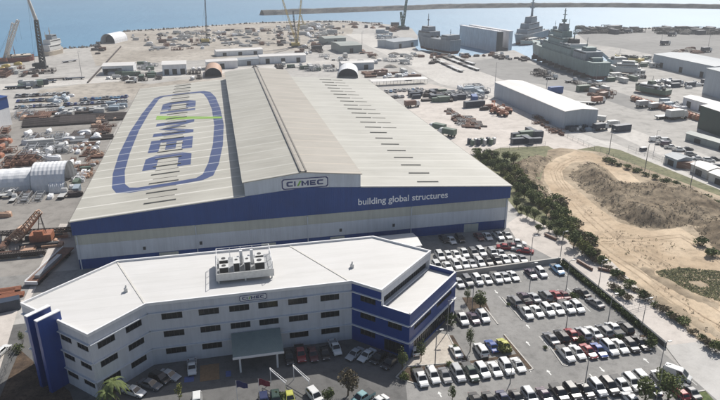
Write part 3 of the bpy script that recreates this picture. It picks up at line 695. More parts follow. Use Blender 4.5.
# ---------------------------------------------------------------- vehicles
def ring(x, w, zb, zm, zt, wt): return [(x, -w*.94, zb), (x, w*.94, zb), (x, w, zm), (x, wt, zt), (x, -wt, zt), (x, -w, zm)]
CT = {}
def car(kind, col):
    "prototype of a vehicle, nose toward +x, standing at the origin; returned tree is copied for every use"
    key = (kind, col)
    if key in CT: return CT[key], True
    nm = dict(sedan='parked_car', hatch='parked_car', suv='parked_car', ute='pickup_truck', van='parked_van', dual='pickup_truck')[kind]
    root = empty(nm, '', ''); P = 'car_'+col
    L, W, H = dict(sedan=(4.75, .91, 1.45), hatch=(4.2, .88, 1.5), suv=(4.8, .95, 1.78), ute=(5.15, .93, 1.75), dual=(5.3, .95, 1.8), van=(5.1, .97, 2.15))[kind]
    h = L/2; belt = dict(sedan=.9, hatch=.95, suv=1.1, ute=1.1, dual=1.12, van=1.2)[kind]; hood = belt-.1
    w = W
    st = [(-h, w*.86, .38, .6, belt*.82, w*.78), (-h+.15, w*.95, .28, .62, belt*.97, w*.88), (-h+.7, w, .24, .62, belt, w*.93), (0, w, .22, .62, belt, w*.94), (h-1.35, w, .24, .62, hood+.06, w*.92), (h-.5, w*.97, .26, .6, hood-.06, w*.84), (h-.12, w*.9, .3, .56, hood-.2, w*.76), (h, w*.78, .36, .5, hood-.32, w*.66)]
    b_ = MB().mat(P)
    if kind in ('ute', 'dual'):
        cut = -h+(2.15 if kind == 'ute' else 1.6)
        st2 = [(cut, w, .3, .62, belt, w*.94)]+[s for s in st if s[0] > cut]
        b_.loft([ring(*s) for s in st2])
        # tray: open tub
        x0, x1 = -h, cut
        b_.box((x0, -w, .45), (x1, w, .62)); b_.box((x0, -w, .62), (x1, -w+.07, belt)); b_.box((x0, w-.07, .62), (x1, w, belt)); b_.box((x0, -w+.07, .62), (x0+.07, w-.07, belt))
    else: b_.loft([ring(*s) for s in st])
    # greenhouse
    cx = dict(sedan=(-h+.75, -h+1.55, h-2.15, h-1.3), hatch=(-h+.12, -h+.75, h-2.0, h-1.15), suv=(-h+.1, -h+.5, h-2.1, h-1.25), ute=(-h+2.2, -h+2.4, h-1.95, h-1.2), dual=(-h+1.65, -h+1.95, h-2.05, h-1.25), van=(-h+.06, -h+.2, h-1.75, h-.65))[kind]
    a0, a1, a2, a3 = cx; wb, wt = w*.93, w*.74; zb, zt = belt-.03, H
    if kind == 'van': wt = w*.86
    lo = [(a0, -wb, zb), (a3, -wb, zb), (a3, wb, zb), (a0, wb, zb)]; mid = [(a1-.02, -wt, zt-.06), (a2+.05, -wt, zt-.06), (a2+.05, wt, zt-.06), (a1-.02, wt, zt-.06)]
    top = [(a1+.12, -wt+.1, zt), (a2-.12, -wt+.1, zt), (a2-.12, wt-.1, zt), (a1+.12, wt-.1, zt)]
    b_.loft([lo, mid, top])
    b_.build('body', root)
    def pane(q, k0=.12, k1=.9, s0=.06, s1=.94, n=(0, 0, 0), nm='window', par=root):
        # q: four corners bottom-left, bottom-right, top-right, top-left
        q = [Vector(p) for p in q]; n_ = (q[1]-q[0]).cross(q[3]-q[0]).normalized()*.012
        f = lambda s_, t: (q[0].lerp(q[1], s_)).lerp(q[3].lerp(q[2], s_), t)+n_
        g_ = mb('car_glass'); g_.quad(f(s0, k0), f(s1, k0), f(s1, k1), f(s0, k1)); g_.build(nm, par)
    pane([lo[1], lo[2], mid[2], mid[1]], nm='windscreen', k0=.05); pane([lo[3], lo[0], mid[0], mid[3]], nm='rear_window', k0=.25)
    pane([lo[0], lo[1], mid[1], mid[0]], nm='side_window', k0=.18, s0=.08 if kind != 'van' else .62, s1=.93); pane([lo[2], lo[3], mid[3], mid[2]], nm='side_window', k0=.18, s0=.07, s1=.92 if kind != 'van' else .38)
    r = .33 if kind in ('sedan', 'hatch') else .38
    for x in (-h+.85, h-.9):
        for y in (-1, 1):
            m_ = mb('tyre'); m_.tube((x, y*(w-.2), r), (x, y*(w+.015), r), r, None, 12); m_.mat('galv').tube((x, y*(w+.0), r), (x, y*(w+.022), r), r*.6, None, 8); m_.build('wheel', root)
    for y in (-1, 1):
        m_ = mb('lamp'); m_.box((h-.2, y*w*.66-.17, hood-.36), (h-.03, y*w*.66+.17, hood-.22)); m_.build('headlight', root)
        m_ = mb('tail'); m_.box((-h-.015, y*w*.72-.12, belt-.34), (-h+.1, y*w*.72+.12, belt-.12)); m_.build('tail_light', root)
    m_ = mb('bumper'); m_.box((h-.16, -w*.7, .3), (h+.02, w*.7, .5)); m_.build('bumper', root); m_ = mb('bumper'); m_.box((-h-.02, -w*.75, .3), (-h+.14, w*.75, .5)); m_.build('bumper', root)
    for y in (-1, 1): m_ = mb('bumper'); m_.box((a3-.35, y*(w+.1)-.09, belt-.02), (a3-.2, y*(w+.1)+.09, belt+.14)); m_.build('mirror', root)
    if kind == 'ute': m_ = mb('galv'); m_.box((-h+.1, -w+.1, .63), (-h+2.1, w-.1, .66)); m_.build('tray_liner', root)
    if kind == 'dual': m_ = mb('bumper'); m_.box((-h+.04, -w+.04, belt), (-h+1.58, w-.04, belt+.06)); m_.build('tray_cover', root)
    CT[key] = root; return root, False
TW = dict(sedan='sedan', hatch='hatchback', suv='wagon', ute='tray pickup', dual='pickup', van='van')
CN = dict(lightblue='turquoise', grey='charcoal')
def place_car(kind, col, x, y, rz_, label, group, cat=None):
    p, used = car(kind, col)
    o = p if not used else copy_tree(p)
    o.location = (x, y, .095); o.rotation_euler = (0, 0, rz_)
    k_ = random.uniform(.95, 1.04); o.scale = (k_, random.uniform(.96, 1.03), k_*random.uniform(.97, 1.03))
    o['label'] = label; o['category'] = cat or dict(van='van', ute='pickup', dual='pickup').get(kind, 'car')
    if group: o['group'] = group
    return o
DOWN, UP = -PI/2, PI/2
KK = dict(s='sedan', h='hatch', x='suv', u='ute', d='dual', v='van'); CK = dict(w='white', i='silver', g='grey', k='black', r='red', m='maroon', b='blue', p='purple', y='yellow', t='teal', n='navy', l='lightblue', e='green')
def row(spec, where, group, head=DOWN, zc=.7, z0=0):
    L = [s.split(':') for s in spec.split()]
    for i, (pos, code) in enumerate(L):
        px, py = map(float, pos.split(',')); x, y = G(px, py, zc)
        hd = head+random.uniform(-.035, .035)
        if len(code) > 2: hd = math.radians(float(code[2:]))
        k, c = KK[code[0]], CK[code[1]]
        place_car(k, c, x, y, hd, f"{CN.get(c, c)} {TW[k]}, {nth(i, len(L))} in {where}", group)
G0 = 'cars in the office car park'
row('421,378:dw 433,375.5:xw 445,375:sg 458,373.5:xi 470.5,372.5:de 482.5,370.5:xw 495,369:sw 506.5,367:xw 518,364.5:sw', 'the nose-out row beside the paved triangle', G0)
row('414,350:hw 456,351:sw 481,350:xw 492,345.5:sb 504,344.5:sy', 'the short row behind the paved triangle row', G0, UP)
row('462,318.5:dw 473.5,318:sp 483,316.5:xw', 'the trio by the blue office corner', G0)
row('459,282.5:si 467.5,281:xg 477.5,280:xw 487,279:sw 496.7,277.7:dw 505,276.7:si 513,275.7:sw', 'the row just below the grey block wall', G0)
row('531,273.5:sp 541,272.5:xw 557.5,269.5:dl', 'the far corner under the block wall', G0)
row('437,266:xw 447.5,266:sw 456,265:xw 464.3,264:xw 472,263.2:si 480,262.3:xw 488.3,261.3:sk 496.6,260.5:xk 505,258.8:sw 513.5,258.3:sw 522,258.5:sg', 'the row just above the grey block wall', 'cars in the yard beside the hall')
row('440,256:xw 448,255:hw 456,254.3:sw 463.6,253:dw 473.5,253:xg 481,252:xw 492.6,252.6:xi 501,253.2:si', 'the second row above the grey block wall', 'cars in the yard beside the hall')
row('444,238.5:sk 451.5,240:sw 460,238.5:xk 479,236.5:sm 487.5,236.2:sw 498.5,235.8:dw 507,235:sg', 'the shaded row against the hall', 'cars in the yard beside the hall')
row('505.5,246.8:sr-20 512,246:sm160 520,248.5:sw-25 525,250.5:sr150 517,243.5:dw-20', 'the red and white cluster near the hall corner', 'cars in the yard beside the hall')
row('514.5,301:xg 524,298:dp 534,297:si 545.5,295.5:xg 556,295:sr 563.5,294.5:sm', 'the tail-out row of the middle island', G0, UP)
row('526,312.5:dw 537,311:sw 547.5,310:xw 557.5,308.5:sw 567,307:dw 577,307:xw', 'the nose-out row of the middle island', G0)
row('582,292.5:sk 595,302.5:sg', 'the pair against the long dark boundary hedge', G0, UP+.2)
row('551,338:sg 561.5,336:xk 572,334:sr 583,333.5:xi 593.5,332:sw 604,330.8:xg 614,329:dw 625,327.5:xk', 'the tail-out row of the front island', G0, UP)
row('566,354:dw 577.5,352:sw 588.5,351:sr 599,350:sb 609.5,348:xw 620,346:sw 631,345.5:xk 641,343:sk', 'the nose-out row of the front island', G0)
row('476.5,401.5:sk 490,400:sk 504,398.5:sn 517,397.5:sk 530,396.5:xi 545,395.3:sp 559.5,393:dk 572.5,391.5:xk 585.5,390:sk 597.5,388:xi 609.5,386.5:xk 621,384.5:dw 632,382.5:xw 643,380:xw 661,377.5:sw', 'the long row along the bottom edge', G0, DOWN)
row('677,375:vw-52', 'the far end by the concrete road', G0)
row('631,399:sw 680,393:hr 690,391:sg 652,388:sn', 'the scattered cars beneath the two green trees', G0, UP)
G1 = 'cars in the office forecourt'
row('192,367:uw-88 ', 'the shade left of the orange marked bay', G1)
row('134,391:sw-35 150,384:sg-35 160,378:xk-42 169,375:si-38', 'the shaded fan by the office bend', G1)
row('289,357:sk 300.5,354:dr 313,354:sm 325,352.5:sk 335,347.5:uw-85 355,353.5:si-140 367,355:sw-140 379,357:sk-140 390,362:sk-140', 'the shaded row right of the entrance canopy', G1)
row('197,403:xw 276,401:xe 290,398:hy 315,396:xw-70 362,398:dt-150 378,402:sw-150 264,402:xn', 'the sunlit strip along the bottom edge', G1, DOWN)
row('1,351:sw70', 'the pale lane by the office corner', G1)
# ---------------------------------------------------------------- kerbs, walls, fences
def kerb(pts, label, w=.25, h=.23, mat='kerb', name='kerb'):
    m_ = mb(mat)
    for a, b_ in zip(pts, pts[1:]): m_.obox(a, b_, w, 0, h)
    o = m_.build(name); return tag(o, kind='structure')
kerb(Gs('504,335 533,369.5 529,371.5'), 'kerb'); kerb(Gs('541,335 563,366 568,366.5'), 'kerb'); kerb(Gs('502,298 522,321 526,321'), 'kerb')
kerb(Gs('485,308 498,325'), 'kerb'); kerb(Gs('396,378 420,386'), 'kerb'); kerb(Gs('448,335 462,362 466,361.5'), 'kerb'); kerb(Gs('396,378 406,367 462,362.8'), 'kerb')
kerb(Gs('683,395 705,391'), 'kerb');
structure('garden_bed', Gs('398,379 407,368 462,364 420,371 421,384'), Z(9), 'mulch')
structure('garden_bed', [(73, -60.9), (94, -60.9), (94, -60.1), (73, -60.1)], 0, 'mulch'); structure('garden_bed', Gs('449,336 453,336 468,361 463,362'), 0, 'mulch'); structure('garden_bed', Gs('503,336 506,336 533,369 528,370'), 0, 'mulch')
structure('garden_bed', [(102.2, -60.6), (126, -60.6), (126, -59.8), (102.2, -59.8)], Z(9), 'mulch')
structure('garden_bed', [(102.2, -43.4), (118, -43.4), (118, -42.6), (102.2, -42.6)], Z(9), 'mulch')
structure('garden_bed', Gs('462,298 484,298 490,312 470,312'), Z(7), 'mulch')
def wall(name, label, cat, pts, w_, h, mat, cap=None):
    r_ = empty(name, label, cat, (*pts[0], 0)); p0 = pts[0]; m_ = mb(mat)
    for a, b_ in zip(pts, pts[1:]): m_.obox((a[0]-p0[0], a[1]-p0[1]), (b_[0]-p0[0], b_[1]-p0[1]), w_, 0, h)
    m_.build('blockwork', r_)
    if cap:
        m_ = mb(cap)
        for a, b_ in zip(pts, pts[1:]): m_.obox((a[0]-p0[0], a[1]-p0[1]), (b_[0]-p0[0], b_[1]-p0[1]), w_+.12, h, h+.1)
        m_.build('coping', r_)
wall('block_wall', 'long grey block wall between the car park and the hall yard', 'wall', [(88.4, -27.6), (92, -25.8), (124.1, -24.4)], .35, 1.5, 'wall_conc', 'kerb')
def fence(name, label, pts, h=1.8, step=4.0, mat='mesh_fence', group=None, rails=(1, .5, .06), solid=None):
    p0 = pts[0]; r_ = empty(name, label, 'fence', (*p0, 0), group=group)
    m_ = mb(mat); k = 0
    im = mb(mat)
    for a, b_ in zip(pts, pts[1:]):
        l, dx, dy = seg(a, b_); n = max(1, int(l/step))
        for i in range(n+1):
            x, y = a[0]+dx*l*i/n-p0[0], a[1]+dy*l*i/n-p0[1]; pm = mb(mat); pm.tube((0, 0, 0), (0, 0, h), .05, None, 4); pm.build('post', r_, loc=(x, y, 0))
        for z in rails: im.tube((a[0]-p0[0], a[1]-p0[1], h*z), (b_[0]-p0[0], b_[1]-p0[1], h*z), .03, None, 4)
        ns = int(l/.5)
        for i in range(ns):
            x, y = a[0]+dx*l*i/ns-p0[0], a[1]+dy*l*i/ns-p0[1]; im.tube((x, y, .05), (x, y, h), .012, None, 3)
    im.build('mesh_panel', r_)
    return r_
wall('boundary_wall', 'long dark wall between the car park and the pale concrete road', 'wall', [(124.9, -24.4), (125.3, -45), (125.2, -64.8)], .5, 1.25, 'dark_wall')
fence('mesh_fence', 'pale mesh fence across the concrete road beside the sand', Gs('622,313 655,304'), 2.2)
fence('mesh_fence', 'long wire fence on the outer side of the diagonal yard road', [G(540, 125), G(600, 153), G(720, 206)], 2)
fence('mesh_fence', 'wire fence between the diagonal road and the parked trucks', [G(628, 150), G(690, 172), G(735, 193)], 2)
fence('mesh_fence', 'curving wire fence round the dark garden at the office corner', Gs('24,343 12,362 -6,402'), 1.8, rails=(1, .5, .1))
fence('mesh_fence', 'wire fence above the green trees beside the hall', Gs('470,156 500,152 545,146'), 2.0)
# gate walls etc beside concrete apron
for i, (a, b_, lb) in enumerate(((Gs('577,262 592,271'), None, 'short brown timber wall on the edge of the concrete apron'), (Gs('545,236 556,241'), None, 'low rusty barrier rail near the hall corner'), (Gs('598,270 625,276'), None, 'low brown retaining wall along the sand'))):
    m_ = mb('container_brown'); m_.obox(a[0], a[1], .5, 0, .9); tag(m_.build('low_wall'), lb, 'wall')
# light poles  base pixel, height
poles = [('435,365', 8, 'in the mulch beside the paved triangle'), ('447,333', 8, 'at the tip of the paved triangle'), ('472,310', 7, 'in the mulch near the blue office corner'), ('529,293', 8, 'at the left end of the middle island'), ('566,290', 8, 'beside the red car of the middle island'), ('566,328', 7, 'at the left end of the front island'), ('598,290', 8, 'outside the dark hedge above the middle island'), ('608,322', 7, 'among the cars of the front island'), ('641,331', 8, 'on the boundary above the front island'), ('585,384', 6, 'between the front island and the bottom row'), ('660,368', 6, 'near the white van'), ('656,402', 8, 'between the two round green trees'), ('530,264', 8, 'by the block wall below the red and white cars'), ('560,259', 8, 'on the corner of the block wall'), ('214,347', 5, 'in front of the office left of the canopy'), ('299,340', 5, 'in front of the office right of the canopy'), ('510,384', 5, 'in front of the paved triangle row'),
 ('609,153', 10, 'on the verge by the sand track'), ('645,169', 10, 'beside the wire fence of the truck yard'), ('690,188', 10, 'on the verge at the right edge'), ('654,151', 9, 'behind the cluster of white trucks'), ('595,88', 14, 'on the quay in front of the big warship'), ('495,84', 14, 'at the corner of the white warehouse'), ('433,62', 16, 'by the trailers on the pale quay road'), ('546,92', 12, 'in the middle of the grey hardstand'), ('82,78', 18, 'on the open left quay'), ('661,44', 18, 'on the far right hardstand left'), ('708,48', 18, 'on the far right hardstand right'), ('385,48', 16, 'near the grey green sheds'), ('362,50', 16, 'beside the grey green sheds')]
plo = None
for p, h, wh in poles:
    x, y = G(*map(float, p.split(',')))
    r_ = empty('light_pole', f'slim grey light pole {wh}', 'light pole', (x, y, 0), group='light poles')
    m_ = mb('pole'); m_.tube((0, 0, 0), (0, 0, h), .11 if h < 10 else .18, .07 if h < 10 else .1, 6); m_.build('pole', r_)
    m_ = mb('pole'); m_.tube((0, 0, h-.1), (.9, 0, h+.1), .05); m_.box((.6, -.18, h+.02), (1.4, .18, h+.16)); m_.build('lamp_head', r_)
# flag poles and boom gates at the bottom edge
for px, py, mt, d in ((238, 398, 'flag_navy', 'dark navy flag'), (260, 396, 'flag_red', 'maroon flag')):
    x, y = G(px, py+8); r_ = empty('flagpole', f'white flagpole with a drooping {d} below the entrance canopy', 'flagpole', (x, y, 0), group='flagpoles')
    m_ = mb('cap_white'); m_.tube((0, 0, 0), (0, 0, 5.5), .06, .04); m_.build('pole', r_)
    m_ = mb(mt); n = 8
    vs = [(.05+i*.28, .18*math.sin(i*1.1), z-.06*i*i*(.35 if z > 4 else .2)) for z in (5.4, 4.0) for i in range(n)]
    m_.add(vs, [(i, i+1, n+i+1, n+i) for i in range(n-1)]); fl = m_.build('flag', r_); md = fl.modifiers.new('t', 'SOLIDIFY'); md.thickness = .02
for i, (a, b_) in enumerate((((271, 383), (286, 394)), ((294, 380), (309, 392)))):
    x, y = G(*a); x2, y2 = G(*b_)
    r_ = empty('cantilever_shade_frame', ['white angled steel frame', 'white angled steel frame'][i]+(' left of the yellow car' if i == 0 else ' right of the yellow car'), 'shade frame', (x, y, 0), group='white angled frames')
    m_ = mb('cap_white'); m_.tube((0, 0, 0), (0, 0, 3.0), .07); m_.build('post', r_); m_ = mb('cap_white'); m_.tube((x2-x, y2-y, 0), (x2-x, y2-y, 2.4), .07); m_.build('post', r_)
    m_ = mb('cap_white'); m_.tube((0, 0, 3.0), (x2-x, y2-y, 2.4), .09); m_.tube((0, .8, 2.9), (x2-x+.3, y2-y+.6, 2.3), .07); m_.tube((0, 0, 3), (0, .8, 2.9), .06); m_.build('beam', r_)
# ---------------------------------------------------------------- trees and plants
def rnd_unit():
    while True:
        v = Vector((random.uniform(-1, 1), random.uniform(-1, 1), random.uniform(-1, 1)))
        if .05 < v.length < 1: return v
def crown_mesh(m_, c, r, hz, n, leaf, clumps=9):
    cl = []
    for i in range(clumps):
        d = rnd_unit(); cl.append((Vector((c[0]+d.x*r*.62, c[1]+d.y*r*.62, c[2]+d.z*hz*.6)), random.uniform(.35, .6)))
    for i in range(n):
        cc, k = random.choice(cl); d = rnd_unit(); d = d.normalized()*(d.length**.5)
        p = cc+Vector((d.x*r*k, d.y*r*k, d.z*hz*k))
        a = rnd_unit().normalized(); b_ = a.orthogonal().normalized(); q = a.cross(b_); s_ = leaf*random.uniform(.6, 1.3)
        m_.add([p-b_*s_, p+q*s_*.6, p+b_*s_, p-q*s_*.6+a*s_*.3], [(0, 1, 2, 3)])
TP = {}
def make_tree(kind, mat, var):
    key = (kind, mat, var)
    if key in TP: return TP[key]
    t = {}
    tr = mb('bark'); cr = mb(mat)
    if kind == 'tree':   # unit: 5 m tall
        tr.tube((0, 0, 0), (.08, .05, 1.6), .14, .1, 6)
        for i in range(5):
            a = i*1.3+var; tr.tube((.08, .05, 1.3+.12*i), (math.cos(a)*1.1, math.sin(a)*1.1, 2.7+.25*i), .07, .03, 4)
        crown_mesh(cr, (0, 0, 2.9), 1.6, 2.0, 900, .18, 13)
    elif kind == 'slim':
        tr.tube((0, 0, 0), (.05, 0, 3.4), .09, .04, 5); 
        for i in range(5): a = i*1.5; tr.tube((.03, 0, 1.2+.4*i), (math.cos(a)*.6, math.sin(a)*.6, 2.0+.45*i), .035, .015, 4)
        crown_mesh(cr, (0, 0, 3.0), .95, 1.9, 420, .14, 9)
    elif kind == 'bush':
        for i in range(5): a = i*1.26+var; tr.tube((0, 0, 0), (math.cos(a)*.5, math.sin(a)*.5, .8), .04, .02, 4)
        crown_mesh(cr, (0, 0, .75), 1.0, .7, 380, .13, 8)
    elif kind == 'palm':
        tr.tube((0, 0, 0), (.1, 0, 3.4), .17, .13, 8)
        for i in range(14):
            a = i*2*PI/14+random.uniform(-.1, .1); d = Vector((math.cos(a), math.sin(a), 0)); sd = Vector((-d.y, d.x, 0)); up = random.uniform(.3, .9)
            pts = [Vector((.1, 0, 3.4))+d*(k*.45)+Vector((0, 0, up*k*.4-.11*k*k)) for k in range(6)]; ws = [.08, .25, .32, .28, .18, .03]
            for k in range(5):
                cr.add([pts[k]-sd*ws[k], pts[k]+Vector((0, 0, .06)), pts[k+1]+Vector((0, 0, .06)), pts[k+1]-sd*ws[k+1]], [(0, 1, 2, 3)]); cr.add([pts[k]+Vector((0, 0, .06)), pts[k]+sd*ws[k], pts[k+1]+sd*ws[k+1], pts[k+1]+Vector((0, 0, .06))], [(0, 1, 2, 3)])
    r_ = empty('x', '', ''); tr.build('trunk' if kind != 'bush' else 'stems', r_); cr.build('crown' if kind != 'bush' else 'foliage', r_)
    TP[key] = r_; r_['proto'] = 1; return r_
PN = dict(tree='tree', slim='sapling', bush='bush', palm='palm_tree')
TUSED = set()
def plant(kind, mat, px, py, h, label, group=None, zb=0.0, wide=1.0):
    base = dict(tree=5.0, slim=4.8, bush=1.4, palm=3.9)[kind]; var = random.randrange(4)
    p = make_tree(kind, mat, var)
    key = (kind, mat, var); o = p if key not in TUSED else copy_tree(p); TUSED.add(key)
    o.name = PN[kind]; 
    if 'proto' in o: del o['proto']
    x, y = G(px, py, zb); k = h/base; o.location = (x, y, zb); o.scale = (k*wide, k*wide, k); o.rotation_euler = (0, 0, random.uniform(0, 6.28))
    tag(o, label, dict(palm='palm').get(kind, 'bush' if kind == 'bush' else 'tree'), group); return o
plant('slim', 'leaf', 402, 371, 6.0, 'slim olive tree at the foot of the blue office corner')
plant('slim', 'leaf', 421, 362, 5.6, 'slim olive tree on the paving right of the blue office corner')
plant('slim', 'leaf_dark', 470, 352, 6, 'slender dark tree beside the white hatchback behind the paved triangle')
plant('bush', 'leaf_yellow', 503, 353, 2.4, 'round yellow green bush in front of the yellow car')
plant('tree', 'leaf', 480, 309, 5.2, 'round olive tree in the mulch above the trio of cars', wide=1.15)
plant('slim', 'leaf', 467, 303, 4.6, 'small dark sapling between the blue office corner and the round tree')
plant('bush', 'leaf_dark', 452, 325, 3.0, 'dark shrub against the blue office wall beside the white pickup', wide=.8)
plant('slim', 'leaf_dark', 452, 405, 4.5, 'lone sapling at the bottom edge below the paved triangle row')
plant('palm', 'leaf_dark', 116, 402, 5.0, 'small palm at the foot of the grey office bend')
plant('palm', 'leaf_dark', 108, 408, 4.0, 'darker palm just left of the small palm')
plant('slim', 'leaf_yellow', 180, 404, 4.6, 'yellowish sapling at the bottom edge left of the entrance')
plant('tree', 'leaf_brown', 348, 396, 6.2, 'brownish bare-topped tree where the forecourt kerb dips')
plant('tree', 'leaf', 328, 404, 4.0, 'low dark green tree right of the white four wheel drive')
plant('bush', 'leaf', 281, 402, 2.4, 'dark shrub beside the yellow hatchback')
plant('tree', 'leaf', 645, 403, 6.0, 'round green tree at the bottom edge in front of the parked row', wide=1.1)
plant('tree', 'leaf', 668, 401, 6.8, 'tall round green tree nearest the white van', wide=1.1)
plant('tree', 'leaf_dark', 659, 383, 3.6, 'dark little tree left of the white van')
plant('slim', 'leaf', 23, 345, 3.6, 'small tree in the corner of the pale lane and the garden fence')
for px, py, h, l in ((580, 343, 1.9, 'below the silver car of the front island'), (620, 339, 1.8, 'near the right end of the front island'), (574, 299, 2.2, 'at the right end of the middle island'), (650, 347, 2.6, 'at the boundary corner of the front island'), (545, 349, .9, 'at the left end of the front island'), (509, 306, .9, 'at the left end of the middle island'), (414, 372, 1.2, 'left in the mulch strip above the paved triangle row'), (428, 370, 1.1, 'in the mulch strip near its light pole'), (448, 366, 1.2, 'right in the mulch strip above the paved triangle row'), (404, 380, 1.9, 'at the mulch corner below the blue office'), (455, 350, 1.2, 'in the mulch right of the paved triangle'), (459, 357, 1.0, 'low in the mulch right of the paved triangle'), (18, 352, 2.0, 'beneath the small lane tree')):
    plant('bush', random.choice(['leaf', 'leaf_dark']), px, py, h, f'small green bush {l}', 'bushes of the car park beds')
# hedge along the lot boundary: one thing
hd = mb('leaf_dark'); hp = [(124.0, -25.5), (124.6, -45), (124.8, -62)]
for a, b_ in zip(hp, hp[1:]):
    l = seg(a, b_)[0]; 
    for i in range(int(l*110)):
        t = random.random(); x = a[0]+(b_[0]-a[0])*t+random.gauss(0, .28)-.2; y = a[1]+(b_[1]-a[1])*t; z = random.uniform(.1, 1.3)
        p = Vector((x, y, z)); A = rnd_unit().normalized(); B = A.orthogonal().normalized(); C = A.cross(B); s_ = random.uniform(.12, .24)
        hd.add([p-B*s_, p+C*s_, p+B*s_, p-C*s_], [(0, 1, 2, 3)])
hr = empty('hedge', 'long dark hedge on the right boundary of the car park', 'hedge'); hd.build('foliage', hr)
m_ = mb('bark')
for i in range(30): y = -26-i*1.2; m_.tube((124.1, y, 0), (124.2, y+.2, .9), .04, .02, 4)
m_.build('stems', hr)
# trees beside the hall
dk = [(487, 160), (496, 157), (505, 160), (514, 163), (483, 166), (491, 170), (501, 172), (497, 180), (508, 184), (516, 190), (524, 196), (531, 200), (539, 208), (546, 214), (553, 221), (559, 229), (564, 238), (572, 246), (581, 253), (590, 258), (510, 172), (520, 176), (478, 160), (530, 188)]
for i, (px, py) in enumerate(dk):
    mt = ['leaf_dark', 'leaf', 'leaf', 'leaf_yellow', 'leaf'][i % 5]
    plant('tree', mt, px+random.uniform(-1.5, 1.5), py+2, random.uniform(3.4, 5.6), f"{dict(leaf_dark='dark green', leaf='olive green', leaf_yellow='yellow green')[mt]} tree, {ORD[i] if i < 20 else ('last', 'next to last', 'outermost', 'innermost')[i-20]} down the belt between hall and sand track", 'trees in the belt beside the hall', wide=random.uniform(1.1, 1.5))
for i in range(120):
    t = random.random(); px, py = (478+t*114+random.uniform(-3, 3)+14*math.sin(t*3.1)*random.random(), 157+t*100+random.uniform(-7, 3)-10*math.sin(t*3.1)*random.random())
    mt = random.choice(['leaf_dark', 'leaf', 'leaf_brown', 'leaf_yellow'])
    if px < 512 and py > 185: px += 14
    plant('bush', mt, px, py, random.uniform(1.5, 3.2), 'scrubby bush in the green belt between hall and sand track', 'bushes in the belt beside the hall', wide=1.3)
for i, (px, py) in enumerate([(516, 206), (521, 211), (527, 216), (534, 219), (543, 225), (549, 230), (556, 235), (518, 199), (538, 231)]):
    plant('tree', 'leaf_dark', px, py+2, random.uniform(3, 4.4), f'squat dark tree, {ORD[i]} along the edge of the concrete apron by the hall corner', 'dark trees at the hall corner', wide=1.4)
edge = [(596, 262), (602, 265), (608, 270), (616, 277), (622, 281), (628, 288), (634, 292), (640, 298), (647, 301), (655, 307), (663, 312), (670, 318), (676, 321), (684, 326), (692, 334), (700, 340), (708, 347), (716, 352), (612, 290), (620, 296), (628, 300)]
for i, (px, py) in enumerate(edge):
    plant('bush', ['leaf_brown', 'leaf', 'leaf_brown', 'leaf_dark'][i % 4], px, py, random.uniform(1.2, 2.6), f"scrubby bush, {ORD[i] if i < 18 else ('inner upper', 'inner middle', 'inner lower')[i-18]} along the edge of sand and concrete road", 'bushes between sand and concrete road', wide=1.2)
for i, (px, py) in enumerate([(606, 160), (612, 163), (619, 165), (627, 168), (636, 171), (646, 175), (655, 178), (664, 182), (674, 186), (684, 190), (696, 195), (707, 200), (716, 204)]):
    plant('bush', 'leaf_dark' if i % 3 else 'leaf', px, py+1, random.uniform(1.4, 2.6), f'dark roadside bush, {ORD[i]} from the left along the verge', 'roadside bushes on the verge', wide=1.6)
for px, py, l in ((712, 256, 'large dark bush at the right edge above the sand'), (700, 246, 'dark bush left of the large one at the right edge')):
    plant('bush', 'leaf_dark' if 'dark' in l else 'leaf', px, py, 2.6, l, wide=1.4)
# unused prototypes are never left behind
for k, r_ in list(TP.items()):
    if k not in TUSED:
        for ch in list(r_.children): bpy.data.objects.remove(ch)
        bpy.data.objects.remove(r_)
